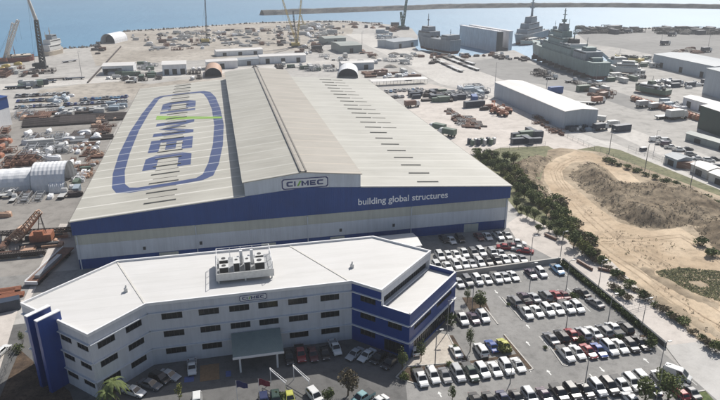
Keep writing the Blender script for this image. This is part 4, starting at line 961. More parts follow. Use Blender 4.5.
# ---------------------------------------------------------------- earth mounds with scrub
def inpoly(x, y, P):
    c = False; n = len(P)
    for i in range(n):
        x1, y1 = P[i]; x2, y2 = P[i-1]
        if (y1 > y) != (y2 > y) and x < (x2-x1)*(y-y1)/(y2-y1)+x1: c = not c
    return c
def dist_edge(x, y, P):
    d = 1e9
    for i in range(len(P)):
        (x1, y1), (x2, y2) = P[i-1], P[i]; dx, dy = x2-x1, y2-y1; t = max(0, min(1, ((x-x1)*dx+(y-y1)*dy)/(dx*dx+dy*dy+1e-9)))
        d = min(d, math.hypot(x-x1-t*dx, y-y1-t*dy))
    return d
from mathutils import noise as MN
def mound(name, P, hgt, slope, step, mat, label, dens, mats, size=.5):
    xs = [p[0] for p in P]; ys = [p[1] for p in P]; x0, x1, y0, y1 = min(xs), max(xs), min(ys), max(ys)
    nx, ny = int((x1-x0)/step)+2, int((y1-y0)/step)+2; H_ = {}
    def hh(x, y):
        if not inpoly(x, y, P): return -.35
        d = dist_edge(x, y, P); b_ = min(1, d/slope); b_ = b_*b_*(3-2*b_)
        return hgt*b_*(.75+.55*MN.noise(Vector((x*.06, y*.06, 0))))+(.75*MN.noise(Vector((x*.3, y*.3, 3)))+.55*MN.noise(Vector((x*.8, y*.8, 7))))*min(1, d/2)+.03
    idx = {}; vs = []; fs = []
    for i in range(nx):
        for j in range(ny):
            x, y = x0+i*step, y0+j*step; idx[i, j] = len(vs); vs.append((x, y, hh(x, y)))
    for i in range(nx-1):
        for j in range(ny-1):
            q = [idx[i, j], idx[i+1, j], idx[i+1, j+1], idx[i, j+1]]
            if max(vs[k][2] for k in q) > -.3: fs.append(tuple(q))
    m_ = mb(mat); m_.add(vs, fs); o = tag(m_.build(name, smooth=True), label, kind='structure')
    area = (x1-x0)*(y1-y0)
    for mt, share in mats:
        s_ = mb(mt)
        for k in range(int(area*dens*share)):
            x, y = random.uniform(x0, x1), random.uniform(y0, y1)
            if not inpoly(x, y, P) or MN.noise(Vector((x*.12, y*.12, 9+share*7))) < -.12: continue
            z = hh(x, y); r_ = size*random.uniform(.5, 1.5)
            for q in range(7):
                d = rnd_unit(); p = Vector((x+d.x*r_, y+d.y*r_, z+abs(d.z)*r_*.9)); A = rnd_unit().normalized(); B = A.orthogonal().normalized(); C = A.cross(B); e = r_*random.uniform(.2, .42)
                s_.add([p-B*e, p+C*e*.7, p+B*e, p-C*e*.7], [(0, 1, 2, 3)])
        tag(s_.build('scrub'), 'low grey brown scrub growing on the '+label, 'scrub', kind='stuff')
mound('earth_mound', Gs('568,176 576,166 590,162 604,168 622,184 640,184 655,180 700,196 760,222 760,282 722,258 704,240 690,226 668,230 640,228 618,220 598,204 582,190'), 4.5, 9, .9, 'scrub', 'big brown mound right of the sand track', 1.1, [('leaf_brown', .6), ('leaf_grey', .55)], .38)
mound('earth_mound', Gs('508,164 530,158 556,157 545,167 540,178 548,190 560,210 570,234 584,250 570,246 552,222 535,205 518,184'), 3.0, 6, .8, 'scrub', 'brown mound between the trees and the sand track', .35, [('leaf_brown', .5), ('leaf_grey', .5), ('leaf', .25)])
mound('earth_mound', Gs('500,168 512,163 530,174 545,196 534,202 515,184'), 1.8, 4, .9, 'scrub', 'low scrubby rise under the hall trees', .4, [('leaf', .6), ('leaf_yellow', .3), ('leaf_brown', .3)])
mound('sand_ridge', Gs('632,290 650,288 690,312 740,338 738,348 700,332 660,306'), .8, 3, 1.2, 'sand2', 'low sand ridge beside the concrete road', .12, [('leaf_brown', .6)], .35)
mound('sand_ridge', Gs('628,262 650,266 690,290 722,304 722,312 680,296 645,276'), .7, 3, 1.2, 'sand2', 'sand ridge below the grass patch', .1, [('leaf_brown', .6)], .35)
GP = Gs('560,246 600,258 655,292 720,330 760,350 760,240 720,262 690,236 640,232 590,205')
for mt, n_, sz in (('leaf_brown', 900, .35), ('leaf', 260, .4), ('leaf_grey', 700, .3)):
    s_ = mb(mt); xs_ = [p[0] for p in GP]; ys_ = [p[1] for p in GP]
    for k in range(n_):
        x, y = random.uniform(min(xs_), max(xs_)), random.uniform(min(ys_), max(ys_))
        if not inpoly(x, y, GP) or MN.noise(Vector((x*.07, y*.07, 4))) < .02: continue
        r_ = sz*random.uniform(.4, 1.4)
        for q in range(6):
            d = rnd_unit(); p = Vector((x+d.x*r_, y+d.y*r_, .1+abs(d.z)*r_)); A = rnd_unit().normalized(); B = A.orthogonal().normalized(); C = A.cross(B); e = r_*random.uniform(.2, .45)
            s_.add([p-B*e, p+C*e*.7, p+B*e, p-C*e*.7], [(0, 1, 2, 3)])
    tag(s_.build('weeds'), 'sparse dry weeds and tufts on the open sand', 'weeds', kind='stuff')
GP = Gs('655,272 680,268 720,272 745,302 720,302 690,292 668,284'); s_ = mb('leaf_pale'); xs_ = [p[0] for p in GP]; ys_ = [p[1] for p in GP]
for k in range(2600):
    x, y = random.uniform(min(xs_), max(xs_)), random.uniform(min(ys_), max(ys_))
    if not inpoly(x, y, GP) or MN.noise(Vector((x*.15, y*.15, 14))) < -.45: continue
    for q in range(4):
        d = rnd_unit(); A = rnd_unit().normalized()*.28; B = A.orthogonal().normalized()*.12; p = Vector((x+d.x*.3, y+d.y*.3, .15+abs(d.z)*.2)); s_.add([p-B, p+A, p+B, p-A], [(0, 1, 2, 3)])
tag(s_.build('grass_tufts'), 'pale green grass growing in a patch beside the sand', 'grass', kind='stuff')
# breakwater: a rubble ridge
bp = Gs('262,13.2 320,11.2 380,9 450,6.6 520,5.6 600,5.4 660,6.0 720,7.2 800,9')
br = mb('rock'); rings = []
dense = []
for a, b_ in zip(bp, bp[1:]):
    l = seg(a, b_)[0]; n = max(2, int(l/9))
    for i in range(n): dense.append((a[0]+(b_[0]-a[0])*i/n, a[1]+(b_[1]-a[1])*i/n))
dense.append(bp[-1])
for i, (x, y) in enumerate(dense):
    a, b_ = dense[max(0, i-1)], dense[min(len(dense)-1, i+1)]; l, dx, dy = seg(a, b_); nx, ny = dy, -dx
    r_ = []
    for o_, z in ((15, WZ-2), (12, WZ+.5), (8, 1.6), (5, 4.3), (0, 4.8), (-5, 4.3), (-9, 1.2), (-15, WZ-2)):
        k = random.uniform(-.8, .8); r_.append((x+nx*(o_+k), y+ny*(o_+k), z+random.uniform(-.5, .5)))
    rings.append(r_)
br.loft(rings, close=False, caps=False); tag(br.build('breakwater'), 'long dark rock breakwater across the harbour', 'breakwater')
for pts, w_, nm in ((Gs('585,31 640,29 690,29 760,31'), 5, 'right shore'), (Gs('128,31.5 180,28.5 250,23.5 330,21.5 372,23.5'), 5, 'far left shore'), (Gs('62,49 92,47 104,41.5 118,33.5 128,31'), 4, 'left shore')):
    s_ = mb('rock')
    for a, b_ in zip(pts, pts[1:]):
        l, dx, dy = seg(a, b_)
        for i in range(int(l*.9)):
            t = random.random()*l; x, y = a[0]+dx*t+random.gauss(0, w_*.4), a[1]+dy*t+random.gauss(0, w_*.4); r_ = random.uniform(.7, 1.9)
            c = Vector((x, y, random.uniform(-.5, .9))); vs = [c+Vector((a_*r_*random.uniform(.7, 1.2), b2*r_*random.uniform(.7, 1.2), c2*r_*random.uniform(.6, 1))) for a_, b2, c2 in ((1, 0, 0), (-1, 0, 0), (0, 1, 0), (0, -1, 0), (0, 0, 1), (0, 0, -1))]
            s_.add(vs, [(0, 2, 4), (2, 1, 4), (1, 3, 4), (3, 0, 4), (2, 0, 5), (1, 2, 5), (3, 1, 5), (0, 3, 5)])
    tag(s_.build('rubble'), f'dark rock rubble along the {nm}', 'rocks', kind='stuff')
# ---------------------------------------------------------------- sheds and tents beyond the hall
def local(p, q):
    l, dx, dy = seg(p, q); return l, math.atan2(dy, dx)
def shed(name, label, pl, pr, depth, h, wall_m, roof_m, cat='shed', rise=.9, door=None, ground=0, pts=None, openf=False, band=None):
    p, q = (G(*pl), G(*pr)) if pts is None else pts
    l, a = local(p, q); r_ = empty(name, label, cat, (*p, 0), a)
    m_ = mb(wall_m)
    if openf:
        m_.box((0, .2, 0), (.3, depth, h)); m_.box((l-.3, .2, 0), (l, depth, h)); m_.box((0, depth-.3, 0), (l, depth, h))
        m_.box((0, 0, h*.72), (l, .25, h))
        m_.box((l*.62, 0, 0), (l, .25, h*.72))
    else: m_.box((0, 0, 0), (l, depth, h))
    m_.add([(0, 0, h), (0, depth, h), (0, depth/2, h+rise-.05)], [(0, 2, 1)]); m_.add([(l, 0, h), (l, depth, h), (l, depth/2, h+rise-.05)], [(0, 1, 2)])
    m_.build('wall', r_)
    m_ = mb(roof_m); o = .4
    m_.loft([[(x, -o, h-.02), (x, depth/2, h+rise), (x, depth+o, h-.02), (x, depth+o, h+.16), (x, depth/2, h+rise+.2), (x, -o, h+.16)] for x in (-o, l+o)]); m_.build('roof', r_)
    if band: m_ = mb(band); m_.box((-.06, -.06, h*.62), (l+.06, depth+.06, h-.05)); m_.build('fascia', r_)
    n = door if door is not None else max(1, int(l/12))
    if not openf:
        for i in range(n):
            x = l*(i+.5)/n; m_ = mb('grille'); m_.box((x-1.6, -.09, 0), (x+1.6, -.02, min(4, h*.7))); m_.build('roller_door', r_)
    return r_
shed('storage_shed', 'white open fronted shed left of its twin, beyond the roof emblem', (103, 75), (134, 74), 17, 6, 'white_shed', 'white_roof', openf=True)
shed('storage_shed', 'white shed with three dark door bays beyond the middle of the roof emblem', (163, 75), (187, 74), 18, 7, 'white_shed', 'white_roof', door=3)
shed('storage_shed', 'white shed behind the tan arched shelter', (207, 69.5), (238, 68), 11, 5.5, 'white_shed', 'white_roof')
shed('storage_shed', 'longest white shed just behind the raised hall roof', (260, 64), (306, 62), 11, 5.5, 'white_shed', 'white_roof')
shed('storage_shed', 'low grey shed squeezed between two white sheds behind the hall', (239, 66), (259, 64.5), 9, 4.5, 'blue_shed', 'blue_roof')
shed('storage_shed', 'pale long shed farther back left of the raised roof', (217, 56.5), (263, 54), 12, 4, 'white_shed', 'white_roof')
shed('storage_shed', 'smaller grey green shed of the pair on the quay road', (325, 44.5), (346, 43.5), 20, 5.5, 'grey_shed', 'grey_roof')
shed('storage_shed', 'larger grey green shed of the pair on the quay road', (341, 53.5), (362, 52.5), 30, 6.5, 'grey_shed', 'grey_roof')
shed('storage_shed', 'grey white shed right behind the hall with a bright roof edge', (342, 70.5), (374, 69), 9, 5, 'blue_shed', 'white_roof', door=2)
shed('storage_shed', 'long pale grey shed near the grey ship', (394, 49), (418, 46), 22, 6, 'blue_shed', 'blue_roof')
shed('warehouse', 'big white warehouse right of the hall on the diagonal road', None, None, 17.5, 8.8, 'blue_shed', 'white_roof', 'warehouse', pts=[(198.5, 182), (198.5, 103)], door=0, rise=.8)
shed('warehouse', 'low wide blue grey building at the right in front of the grey hardstand', (652, 66), (712, 80), 30, 9, 'blue_shed', 'blue_roof', 'warehouse', door=3)
shed('warehouse', 'tall pale grey building cut by the right edge', (702, 93), (765, 113), 40, 15, 'blue_shed', 'blue_roof', 'warehouse', door=0)
shed('warehouse', 'dark green building with pale roof at the right edge', (697, 128), (760, 152), 26, 11, 'dark_green', 'white_roof', 'warehouse', door=1)
shed('storage_shed', 'long white roofed shed between orange spools and the tall grey building', (682, 106), (735, 122), 9, 5, 'white_shed', 'white_roof', door=4)
shed('storage_shed', 'low dark awning shed in front of the dark green building', (685, 140), (735, 155), 5, 3, 'grey_shed', 'grey_roof')
shed('storage_shed', 'light blue roofed hut by the truck yard fence', (664, 163), (676, 168), 7, 3.2, 'container_ltblue', 'blue_roof', door=1)
shed('storage_shed', 'white roofed hut by the fence right of the brown container', (690, 172), (706, 179), 7, 3.2, 'container_white', 'white_roof', door=1)
shed('storage_shed', 'white roofed hut at the right edge by the fence', (708, 181), (728, 189), 7, 3.2, 'container_white', 'white_roof', door=1)
shed('workshop', 'blue and white workshop cut by the left edge', None, None, 22, 14, 'white_shed', 'clad_blue', 'workshop', pts=[G(-60, 150), G(12.5, 124.5)], door=2, band='clad_blue')
# carport
def carport(label, pl, pr, depth, h):
    p, q = G(*pl), G(*pr); l, a = local(p, q); r_ = empty('carport', label, 'carport', (*p, 0), a)
    m_ = mb('white_roof'); m_.loft([[(x, -.3, h), (x, depth+.3, h+.5), (x, depth+.3, h+.62), (x, -.3, h+.12)] for x in (0, l)]); m_.build('roof', r_)
    for i in range(9):
        m_ = mb('galv'); m_.tube((.3+(l-.6)*i/8, depth-.3, 0), (.3+(l-.6)*i/8, depth-.3, h+.45), .1); m_.tube((.3+(l-.6)*i/8, .3, 0), (.3+(l-.6)*i/8, .3, h), .1); m_.build('post', r_)
    return r_
carport('long white roofed carport beside the hall roof edge', (372, 86.5), (428, 83.5), 6, 3.0)
def tunnel(label, p, q, w_, h, mat='tent', ribs=8, name='tunnel_tent', dark=True):
    l, a = local(p, q); r_ = empty(name, label, 'tent', (*p, 0), a); n = 14
    m_ = mb(mat); rings = []
    K = ribs*2
    for k in range(K+1):
        x = l*k/K; b_ = 0 if k % 2 == 0 else -.12
        rings.append([(x, w_/2-math.cos(PI*i/n)*(w_/2+b_), max(0, math.sin(PI*i/n))**.8*(h+b_)) for i in range(n+1)])
    m_.loft(rings, close=False, caps=False); c = m_.build('cover', r_); md = c.modifiers.new('t', 'SOLIDIFY'); md.thickness = .08
    m_ = mb('galv')
    for k in (0, 1):
        x = l*k
        for i in range(n): A = (x, w_/2-math.cos(PI*i/n)*w_/2, max(0, math.sin(PI*i/n))**.8*h); B = (x, w_/2-math.cos(PI*(i+1)/n)*w_/2, max(0, math.sin(PI*(i+1)/n))**.8*h); m_.tube(A, B, .12, None, 4)
    m_.build('arch_frame', r_)
    m_ = mb('container_dark'); x = l*.35; m_.add([(x, w_/2-math.cos(PI*i/n)*w_/2*.98, max(0, math.sin(PI*i/n))**.8*h*.98) for i in range(n+1)], [tuple(range(n+1))]); m_.build('interior_dark', r_)  # dark sheet across the tunnel stands for its unlit interior
    return r_
tunnel('big white ribbed tunnel tent in the left yard', G(32, 193), G(66, 191), 15, 8.5)
tunnel('long lower white tunnel tent at the left edge', G(-60, 196), G(31, 190), 13, 6)
tunnel('small white lean-to tent in front of the big tunnel tent', G(49, 193.5), G(65, 192.5), 4, 3.2, name='lean_to_tent')
tunnel('tan arched shelter open toward the hall roof', G(222, 77), G(222, 71), 12, 6.5, 'peach')
tunnel('white arched shelter with dark mouth behind the right roof', G(358, 78), G(358, 72), 14, 6.5)
tunnel('white dome tent with dark mouth on the far left shore', G(115, 43.5), G(128, 40.5), 15, 9)
# ---------------------------------------------------------------- ships
def ship(name, label, stern, bow, beam, h, mat, cat='ship', z0=WZ, blocks=(), masts=(), under=True, deck='deck', sheer=1.5, blunt=.0, extras=None):
    p, q = G(*stern), G(*bow); L, a = local(p, q); r_ = empty(name, label, cat, (*p, z0), a)
    N = 12
    def half(t): 
        e = .86+.14*min(1, t/.12) if t < .7 else max(blunt, max(0, math.cos((t-.7)/.3*PI/2))**.7)
        return beam/2*e
    rings = []; under_r = []
    for k in range(N+1):
        t = k/N; w_ = half(t); x = L*t; zt = h+sheer*max(0, t-.5)**2*4; wl = w_*(.86 if t < .8 else .5)
        rings.append([(x-(0 if t < .9 else (t-.9)*10*L*.03), -wl, h*.22), (x, -w_, zt), (x, w_, zt), (x-(0 if t < .9 else (t-.9)*10*L*.03), wl, h*.22)])
        under_r.append([(x*.97, -wl*.55, 0), (x-(0 if t < .9 else (t-.9)*10*L*.03), -wl, h*.22), (x-(0 if t < .9 else (t-.9)*10*L*.03), wl, h*.22), (x*.97, wl*.55, 0)])
    m_ = mb(mat); m_.loft(rings); m_.build('hull', r_)
    m_ = mb('ship_under' if under else 'ship_dark'); m_.loft(under_r); m_.build('keel', r_)
    rail = mb('ship_dark')
    for k in range(N):
        for s_ in (-1, 1):
            rail.tube((L*k/N, s_*half(k/N)*.97, rings[k][1][2]+1), (L*(k+1)/N, s_*half((k+1)/N)*.97, rings[k+1][1][2]+1), .07, None, 3); rail.tube((L*k/N, s_*half(k/N)*.97, rings[k][1][2]), (L*k/N, s_*half(k/N)*.97, rings[k][1][2]+1), .05, None, 3)
    rail.build('railing', r_)
    zz = h
    for (t0, t1, wf, za, zb, bm) in blocks:
        m_ = mb(bm); w_ = beam*wf/2; x0, x1 = L*t0, L*t1; s_ = .06*(zb-za)
        m_.loft([[(x0, -w_, h+za), (x1, -w_, h+za), (x1, w_, h+za), (x0, w_, h+za)], [(x0+s_, -w_+s_, h+zb), (x1-s_*2, -w_+s_, h+zb), (x1-s_*2, w_-s_, h+zb), (x0+s_, w_-s_, h+zb)]])
        b_ = m_.build('superstructure', r_)
        if x1-x0 > 3:
            m_ = mb('glass'); zc = h+zb-.9
            for sg in (-1, 1):
                m_.box((x0+s_+.5, sg*(w_-s_*.5)-.06, zc-.4), (x1-s_*2-.5, sg*(w_-s_*.5)+.08, zc+.2))
            m_.build('window', b_)
    for (t, za, zb, rr) in masts:
        m_ = mb(mat); m_.tube((L*t, 0, h+za), (L*t, 0, h+zb), rr, rr*.4, 6)
        for k in (.55, .75, .9): z = h+za+(zb-za)*k; m_.tube((L*t, -rr*4*(1.2-k), z), (L*t, rr*4*(1.2-k), z), rr*.3, None, 4)
        m_.box((L*t-rr, -rr*1.5, h+za+(zb-za)*.45), (L*t+rr*1.4, rr*1.5, h+za+(zb-za)*.55)); m_.build('mast', r_)
    m_ = mb('ship_dark')
    for k in range(26): x = L*random.uniform(.04, .9); y = random.uniform(-.36, .36)*beam; s_ = random.uniform(.3, 1.2); m_.box((x-s_, y-s_*.5, h), (x+s_, y+s_*.5, h+s_*random.uniform(.8, 2.6)))
    m_.build('deck_gear', r_)
    return r_, L
big, L = ship('warship', 'big grey green warship on the quay nearest the warehouse', (600, 80), (531, 55), 15, 11.5, 'ship_grey', 'warship', z0=0,
     blocks=[(.28, .70, .92, 0, 6, 'ship_grey'), (.42, .64, .75, 6, 10.5, 'ship_grey'), (.47, .60, .55, 10.5, 15, 'ship_grey'), (.10, .26, .85, 0, 5.5, 'ship_grey2'), (.76, .82, .3, 0, 2.5, 'ship_grey2'), (.3, .33, .9, 6, 8, 'ship_white'), (.36, .40, .9, 6, 7.6, 'ship_grey2'), (.14, .2, .5, 5.5, 8, 'ship_grey'), (.33, .41, .35, 5, 11, 'ship_dark'), (.66, .74, .55, 0, 3, 'ship_grey2'), (.05, .11, .5, 0, 2.4, 'ship_grey'), (.5, .56, .36, 15, 20, 'ship_grey2'), (.42, .46, .8, 5, 7.5, 'ship_white')], masts=[(.53, 13, 31, .9), (.37, 9, 20, .6), (.72, 0, 9, .35), (.2, 4, 14, .3), (.62, 5, 15, .3), (.46, 9, 24, .4)])
m_ = mb('ship_grey2'); m_.box((L*.78, -2, 13), (L*.83, 2, 15.5)); m_.tube((L*.83, 0, 14.6), (L*.90, 0, 15.6), .25); m_.build('gun_turret', big)
m_ = mb('dark_steel')
for k in range(9): m_.box((L*(.08+k*.09), -9, -.0), (L*(.08+k*.09)+1.2, 9, 3.2))
m_.build('cradle', big)
ship('landing_ship', 'blue grey square ended ship moored left of the floating dock', (455, 53), (421, 47), 15, 12, 'ship_grey2', 'warship', z0=-1, blocks=[(.58, .95, .8, 0, 5, 'ship_grey2'), (.68, .9, .55, 5, 9, 'ship_grey2'), (.05, .25, .9, 0, 4, 'ship_grey2')], masts=[(.8, 9, 20, .5), (.15, 3, 9, .3)], blunt=.6)
ship('warship', 'distant dark grey frigate with a tall stepped mast tower', (543, 35), (515, 42.5), 15, 9, 'ship_grey2', 'warship', blocks=[(.25, .8, .8, 0, 5, 'ship_grey2'), (.35, .72, .65, 5, 10, 'ship_grey2'), (.42, .62, .5, 10, 16, 'ship_grey2')], masts=[(.5, 16, 34, 1.3), (.3, 5, 13, .4)])
ship('workboat', 'cream hulled boat before the distant frigate', (542, 40), (520, 43), 8, 4, 'ship_cream', 'boat', blocks=[(.3, .7, .6, 0, 2, 'ship_white')], masts=[])
ship('patrol_boat', 'small grey boat moored behind the big warship', (564, 34), (545, 34), 9, 5, 'ship_grey', 'boat', blocks=[(.3, .7, .7, 0, 3, 'ship_grey'), (.42, .6, .5, 3, 6, 'ship_grey2')], masts=[(.5, 6, 12, .3)])
ship('supply_ship', 'white topped supply ship at the left quay by the dark crane', (44, 56), (62, 52), 12, 6, 'ship_cream', blocks=[(.1, .75, .8, 0, 5, 'ship_white'), (.25, .85, .6, 5, 9, 'ship_white'), (.4, .7, .5, 9, 13, 'ship_grey2')], masts=[(.5, 13, 19, .4), (.25, 9, 16, .3)])
ship('barge', 'rusty red barge at the left quay beside the white crane', (8, 62), (35, 60), 13, 6, 'ship_under', 'barge', blocks=[(.15, .9, .8, 0, 1.6, 'ship_cream'), (.0, .12, .7, 0, 6, 'ship_white')], masts=[(.3, 2, 9, .3)])
ship('motor_yacht', 'white motor yacht ashore at the right of the big warship', (640, 75), (607, 73), 8, 4, 'ship_white', 'yacht', z0=1, blocks=[(.1, .75, .8, 0, 2.6, 'ship_white'), (.2, .6, .65, 2.6, 4.6, 'ship_white')], masts=[(.4, 4.6, 8, .15)])
ship('motor_yacht', 'smaller white boat ashore behind the motor yacht', (626, 66), (606, 66), 7, 3.5, 'ship_white', 'yacht', z0=1, blocks=[(.1, .7, .8, 0, 2.4, 'ship_white')], masts=[(.4, 2.4, 9, .12)])
ship('barge', 'olive decked barge ashore near the blue grey building', (642, 64), (614, 61), 8, 3, 'yellow', 'barge', z0=1, blocks=[(.2, .5, .6, 0, 1.6, 'ship_dark')], masts=[])
ship('fishing_boat', 'green and white boat hull lying beside the orange spools', (668, 97), (634, 91), 8, 3.5, 'container_green', 'boat', z0=.5, blocks=[(.2, .8, .75, 0, 2, 'ship_white'), (.45, .6, .5, 2, 4, 'container_green')], masts=[(.5, 3, 7, .15)])
# floating dock
p, q = G(459, 42), G(498, 50); l, a = local(p, q)
fd = empty('floating_dock', 'long grey wing wall of a floating dock on the quay', 'floating dock', (*p, WZ), a)
for y0, nm in ((0, 'wing_wall'), (11, 'wing_wall')):
    m_ = mb('dock_grey'); m_.box((0, y0, 0), (l, y0+4, 18.5))
    for k in range(14): m_.box((l*k/14+.4, y0-.12, 2), (l*k/14+.7, y0, 17.5))
    m_.box((-.2, y0-.4, 18.5), (l+.2, y0+4.4, 18.9)); m_.build(nm, fd)
m_ = mb('ship_dark'); m_.box((0, 4, 0), (l, 11, 3.5)); m_.box((l-3, -.2, 0), (l+.3, 4.2, 18.3)); m_.build('pontoon', fd)
m_ = mb('galv')
for k in range(24): m_.tube((l*k/23, 0, 18.9), (l*k/23, 0, 20), .08, None, 4)
m_.tube((0, 0, 20), (l, 0, 20), .08, None, 4); m_.build('handrail', fd)
# ---------------------------------------------------------------- cranes
RT = Vector((_ux, -_uy, 0))
def mpp(px, py): 
    x, y = G(px, py); d = Vector((x-CAM[0], y-CAM[1], -CAM[2])); fwd = Vector((_uy*_c, _ux*_c, -_s))
    return d.dot(Vector((_uy, _ux, 0))*_c+Vector((0, 0, -_s)))/FPX
def tip(base, px, py, fwd=0.0):
    "point above the picture position px,py standing in the same depth plane as base"
    x, y = G(*base); d = Vector(ray(px, py)); f = Vector((_uy, _ux, 0)); t = (Vector((x-CAM[0], y-CAM[1], 0)).dot(f)+fwd)/d.dot(f)
    return Vector(CAM)+d*t-Vector((x, y, 0))
def crane(label, base, mat, booms, body='yellow', w_=1.6, name='crawler_crane', r=.12, scale=1.0, solid=False):
    x, y = G(*base); k = mpp(*base); r_ = empty(name, label, 'crane', (x, y, 0))
    s_ = scale
    m_ = mb('ship_dark'); m_.box((-4*s_, -3.2*s_, 0), (4*s_, -2*s_, 1.3*s_)); m_.box((-4*s_, 2*s_, 0), (4*s_, 3.2*s_, 1.3*s_)); m_.build('crawler_track', r_)
    m_ = mb(body); m_.box((-4.5*s_, -1.9*s_, 1.3*s_), (3*s_, 1.9*s_, 4*s_)); m_.box((1.5*s_, -3*s_, 1.6*s_), (3.4*s_, -1.9*s_, 4.2*s_)); m_.build('housing', r_)
    m_ = mb('ship_dark'); m_.box((-6*s_, -2.2*s_, 1.5*s_), (-4.5*s_, 2.2*s_, 3.6*s_)); m_.build('counterweight', r_)
    prev = Vector((1*s_, 0, 2.5*s_)); 
    for b_ in booms:
        (dx, dy, bm, w0, w1, bays, chain) = b_
        st = prev if chain else Vector((1*s_, 0, 2.5*s_))
        end = tip(base, base[0]+dx, base[1]-dy)
        m_ = mb(bm)
        if solid: m_.tube(st, end, w0, w1, 8)
        m_.lattice(st, end, w0, w1, r, bays); m_.build('boom', r_); prev = end
        m_ = mb('ship_dark'); m_.tube(end, (end.x, end.y, max(3, end.z*.55)), .05, None, 3); m_.tube(end, (-4.5*s_, 0, 4*s_), .06, None, 3); m_.build('cable', r_)
    return r_
crane('white and red crawler crane at the left edge with its boom leaning right', (4, 63), 'crane_white', [(14, 43, 'crane_white', 2.6, 1.6, 12, False), (9, 40, 'crane_white', 2.2, 1.6, 10, False)], 'orange', r=.17)
crane('tall dark crane on the left quay with a pale jib rising above', (42, 68), 'crane_dark', [(-6, 48, 'crane_dark', 3.4, 2.0, 14, False), (-15, 72, 'crane_white', 1.6, .9, 12, True)], 'crane_dark', r=.3, solid=False)
crane('lone thin yellow based crane on the far left shore', (206, 43), 'yellow', [(-1, 44, 'crane_dark', 1.4, .8, 14, False)], 'yellow', r=.14)
crane('yellow crane with two crossed lattice booms behind the hall', (296, 47), 'yellow', [(-14, 49, 'yellow', 1.5, 1.0, 14, False), (6, 55, 'yellow', 1.2, .8, 14, False), (-3, 36, 'crane_dark', 1.2, .8, 10, False)], 'yellow', r=.13)
crane('yellow mobile crane right of the crossed booms', (303, 27), 'yellow', [(-2, 12, 'yellow', 1.5, 1.0, 6, False)], 'yellow', r=.16)
crane('dark green quay crane beside the grey ship', (402, 29), 'crane_green', [(5, 32, 'crane_green', 2.2, 1.6, 10, False), (-1, 17, 'crane_green', 2.8, 1.6, 5, False)], 'crane_green', r=.3)
crane('grey lattice crane lowered among the clutter right of the yellow crane', (318, 50), 'crane_dark', [(10, 8, 'crane_dark', 1.5, 1.0, 8, False)], 'crane_dark')
# orange crane in the left yard: sloping boom, A frame, flat orange counterweight plates
x, y = G(42, 243); k = mpp(42, 243); oc = empty('yard_crane', 'faded orange yard crane with sloping boom and A frame in the left yard', 'crane', (x, y, 0))
def cp_(dx, dy, d=0): v = tip((42, 243), 42+dx, 243-dy, 0); v.z = max(v.z, .4); v.y += d; return v
m_ = mb('ship_dark'); m_.box((-5, -3.5, 0), (5, -2.3, 1.2)); m_.box((-5, 2.3, 0), (5, 3.5, 1.2)); m_.build('crawler_track', oc)
m_ = mb('orange'); m_.box((-2.5, -2, 1.2), (3.2, 2, 3.2)); m_.box((-1, -2.6, 3.2), (1.4, -1.2, 4.6)); m_.build('housing', oc)
m_ = mb('peach'); m_.lattice(cp_(-26, 3, 2), cp_(-3, 31), 1.9, 1.3, .13, 9); m_.lattice(cp_(-30, 1, 1), cp_(-20, 12, 1), 2.6, 2.2, .2, 4); m_.build('boom', oc)
m_ = mb('dark_steel'); m_.tube(cp_(-3, 31), cp_(-4, 8), .12); m_.tube(cp_(-3, 31), cp_(5, 8), .12); m_.tube(cp_(-4, 19), cp_(1, 19), .1); m_.tube(cp_(-4, 14), cp_(3, 14), .1); m_.tube(cp_(-3, 31), cp_(7, -8), .06); m_.build('a_frame', oc)
m_ = mb('peach'); m_.box((-4.5, -7.5, .1), (-.5, -2.2, .6)); m_.box((-4.2, -7, .6), (-.8, -2.4, 1.1)); m_.build('plates', oc)
for (a, b_, z, mt, lab) in ((G(-40, 243), G(76, 236), 2.2, 'dark_steel', 'long dark lattice boom lying across the left yard in front of the orange crane'), (G(-30, 262), G(46, 255), 1.0, 'dark_steel', 'shorter dark lattice boom lying nearer than the long one in the left yard')):
    r_ = empty('lattice_boom', lab, 'crane boom', (*a, 0)); d = (b_[0]-a[0], b_[1]-a[1])
    m_ = mb(mt); m_.lattice((0, 0, z), (d[0], d[1], z), 1.0, 1.0, .11, 30); m_.build('boom_section', r_)
    m_ = mb('kerb'); l = math.hypot(*d)
    for t in (.05, .35, .65, .95): m_.box((d[0]*t-.4, d[1]*t-.8, 0), (d[0]*t+.4, d[1]*t+.8, z-.5))
    m_.build('trestle', r_)

m_ = mb('dark_steel'); m_.obox(G(121, 47), G(88, 83), .7, 0, 1.0); tag(m_.build('low_wall'), 'long dark barrier running diagonally over the open left quay', 'wall')
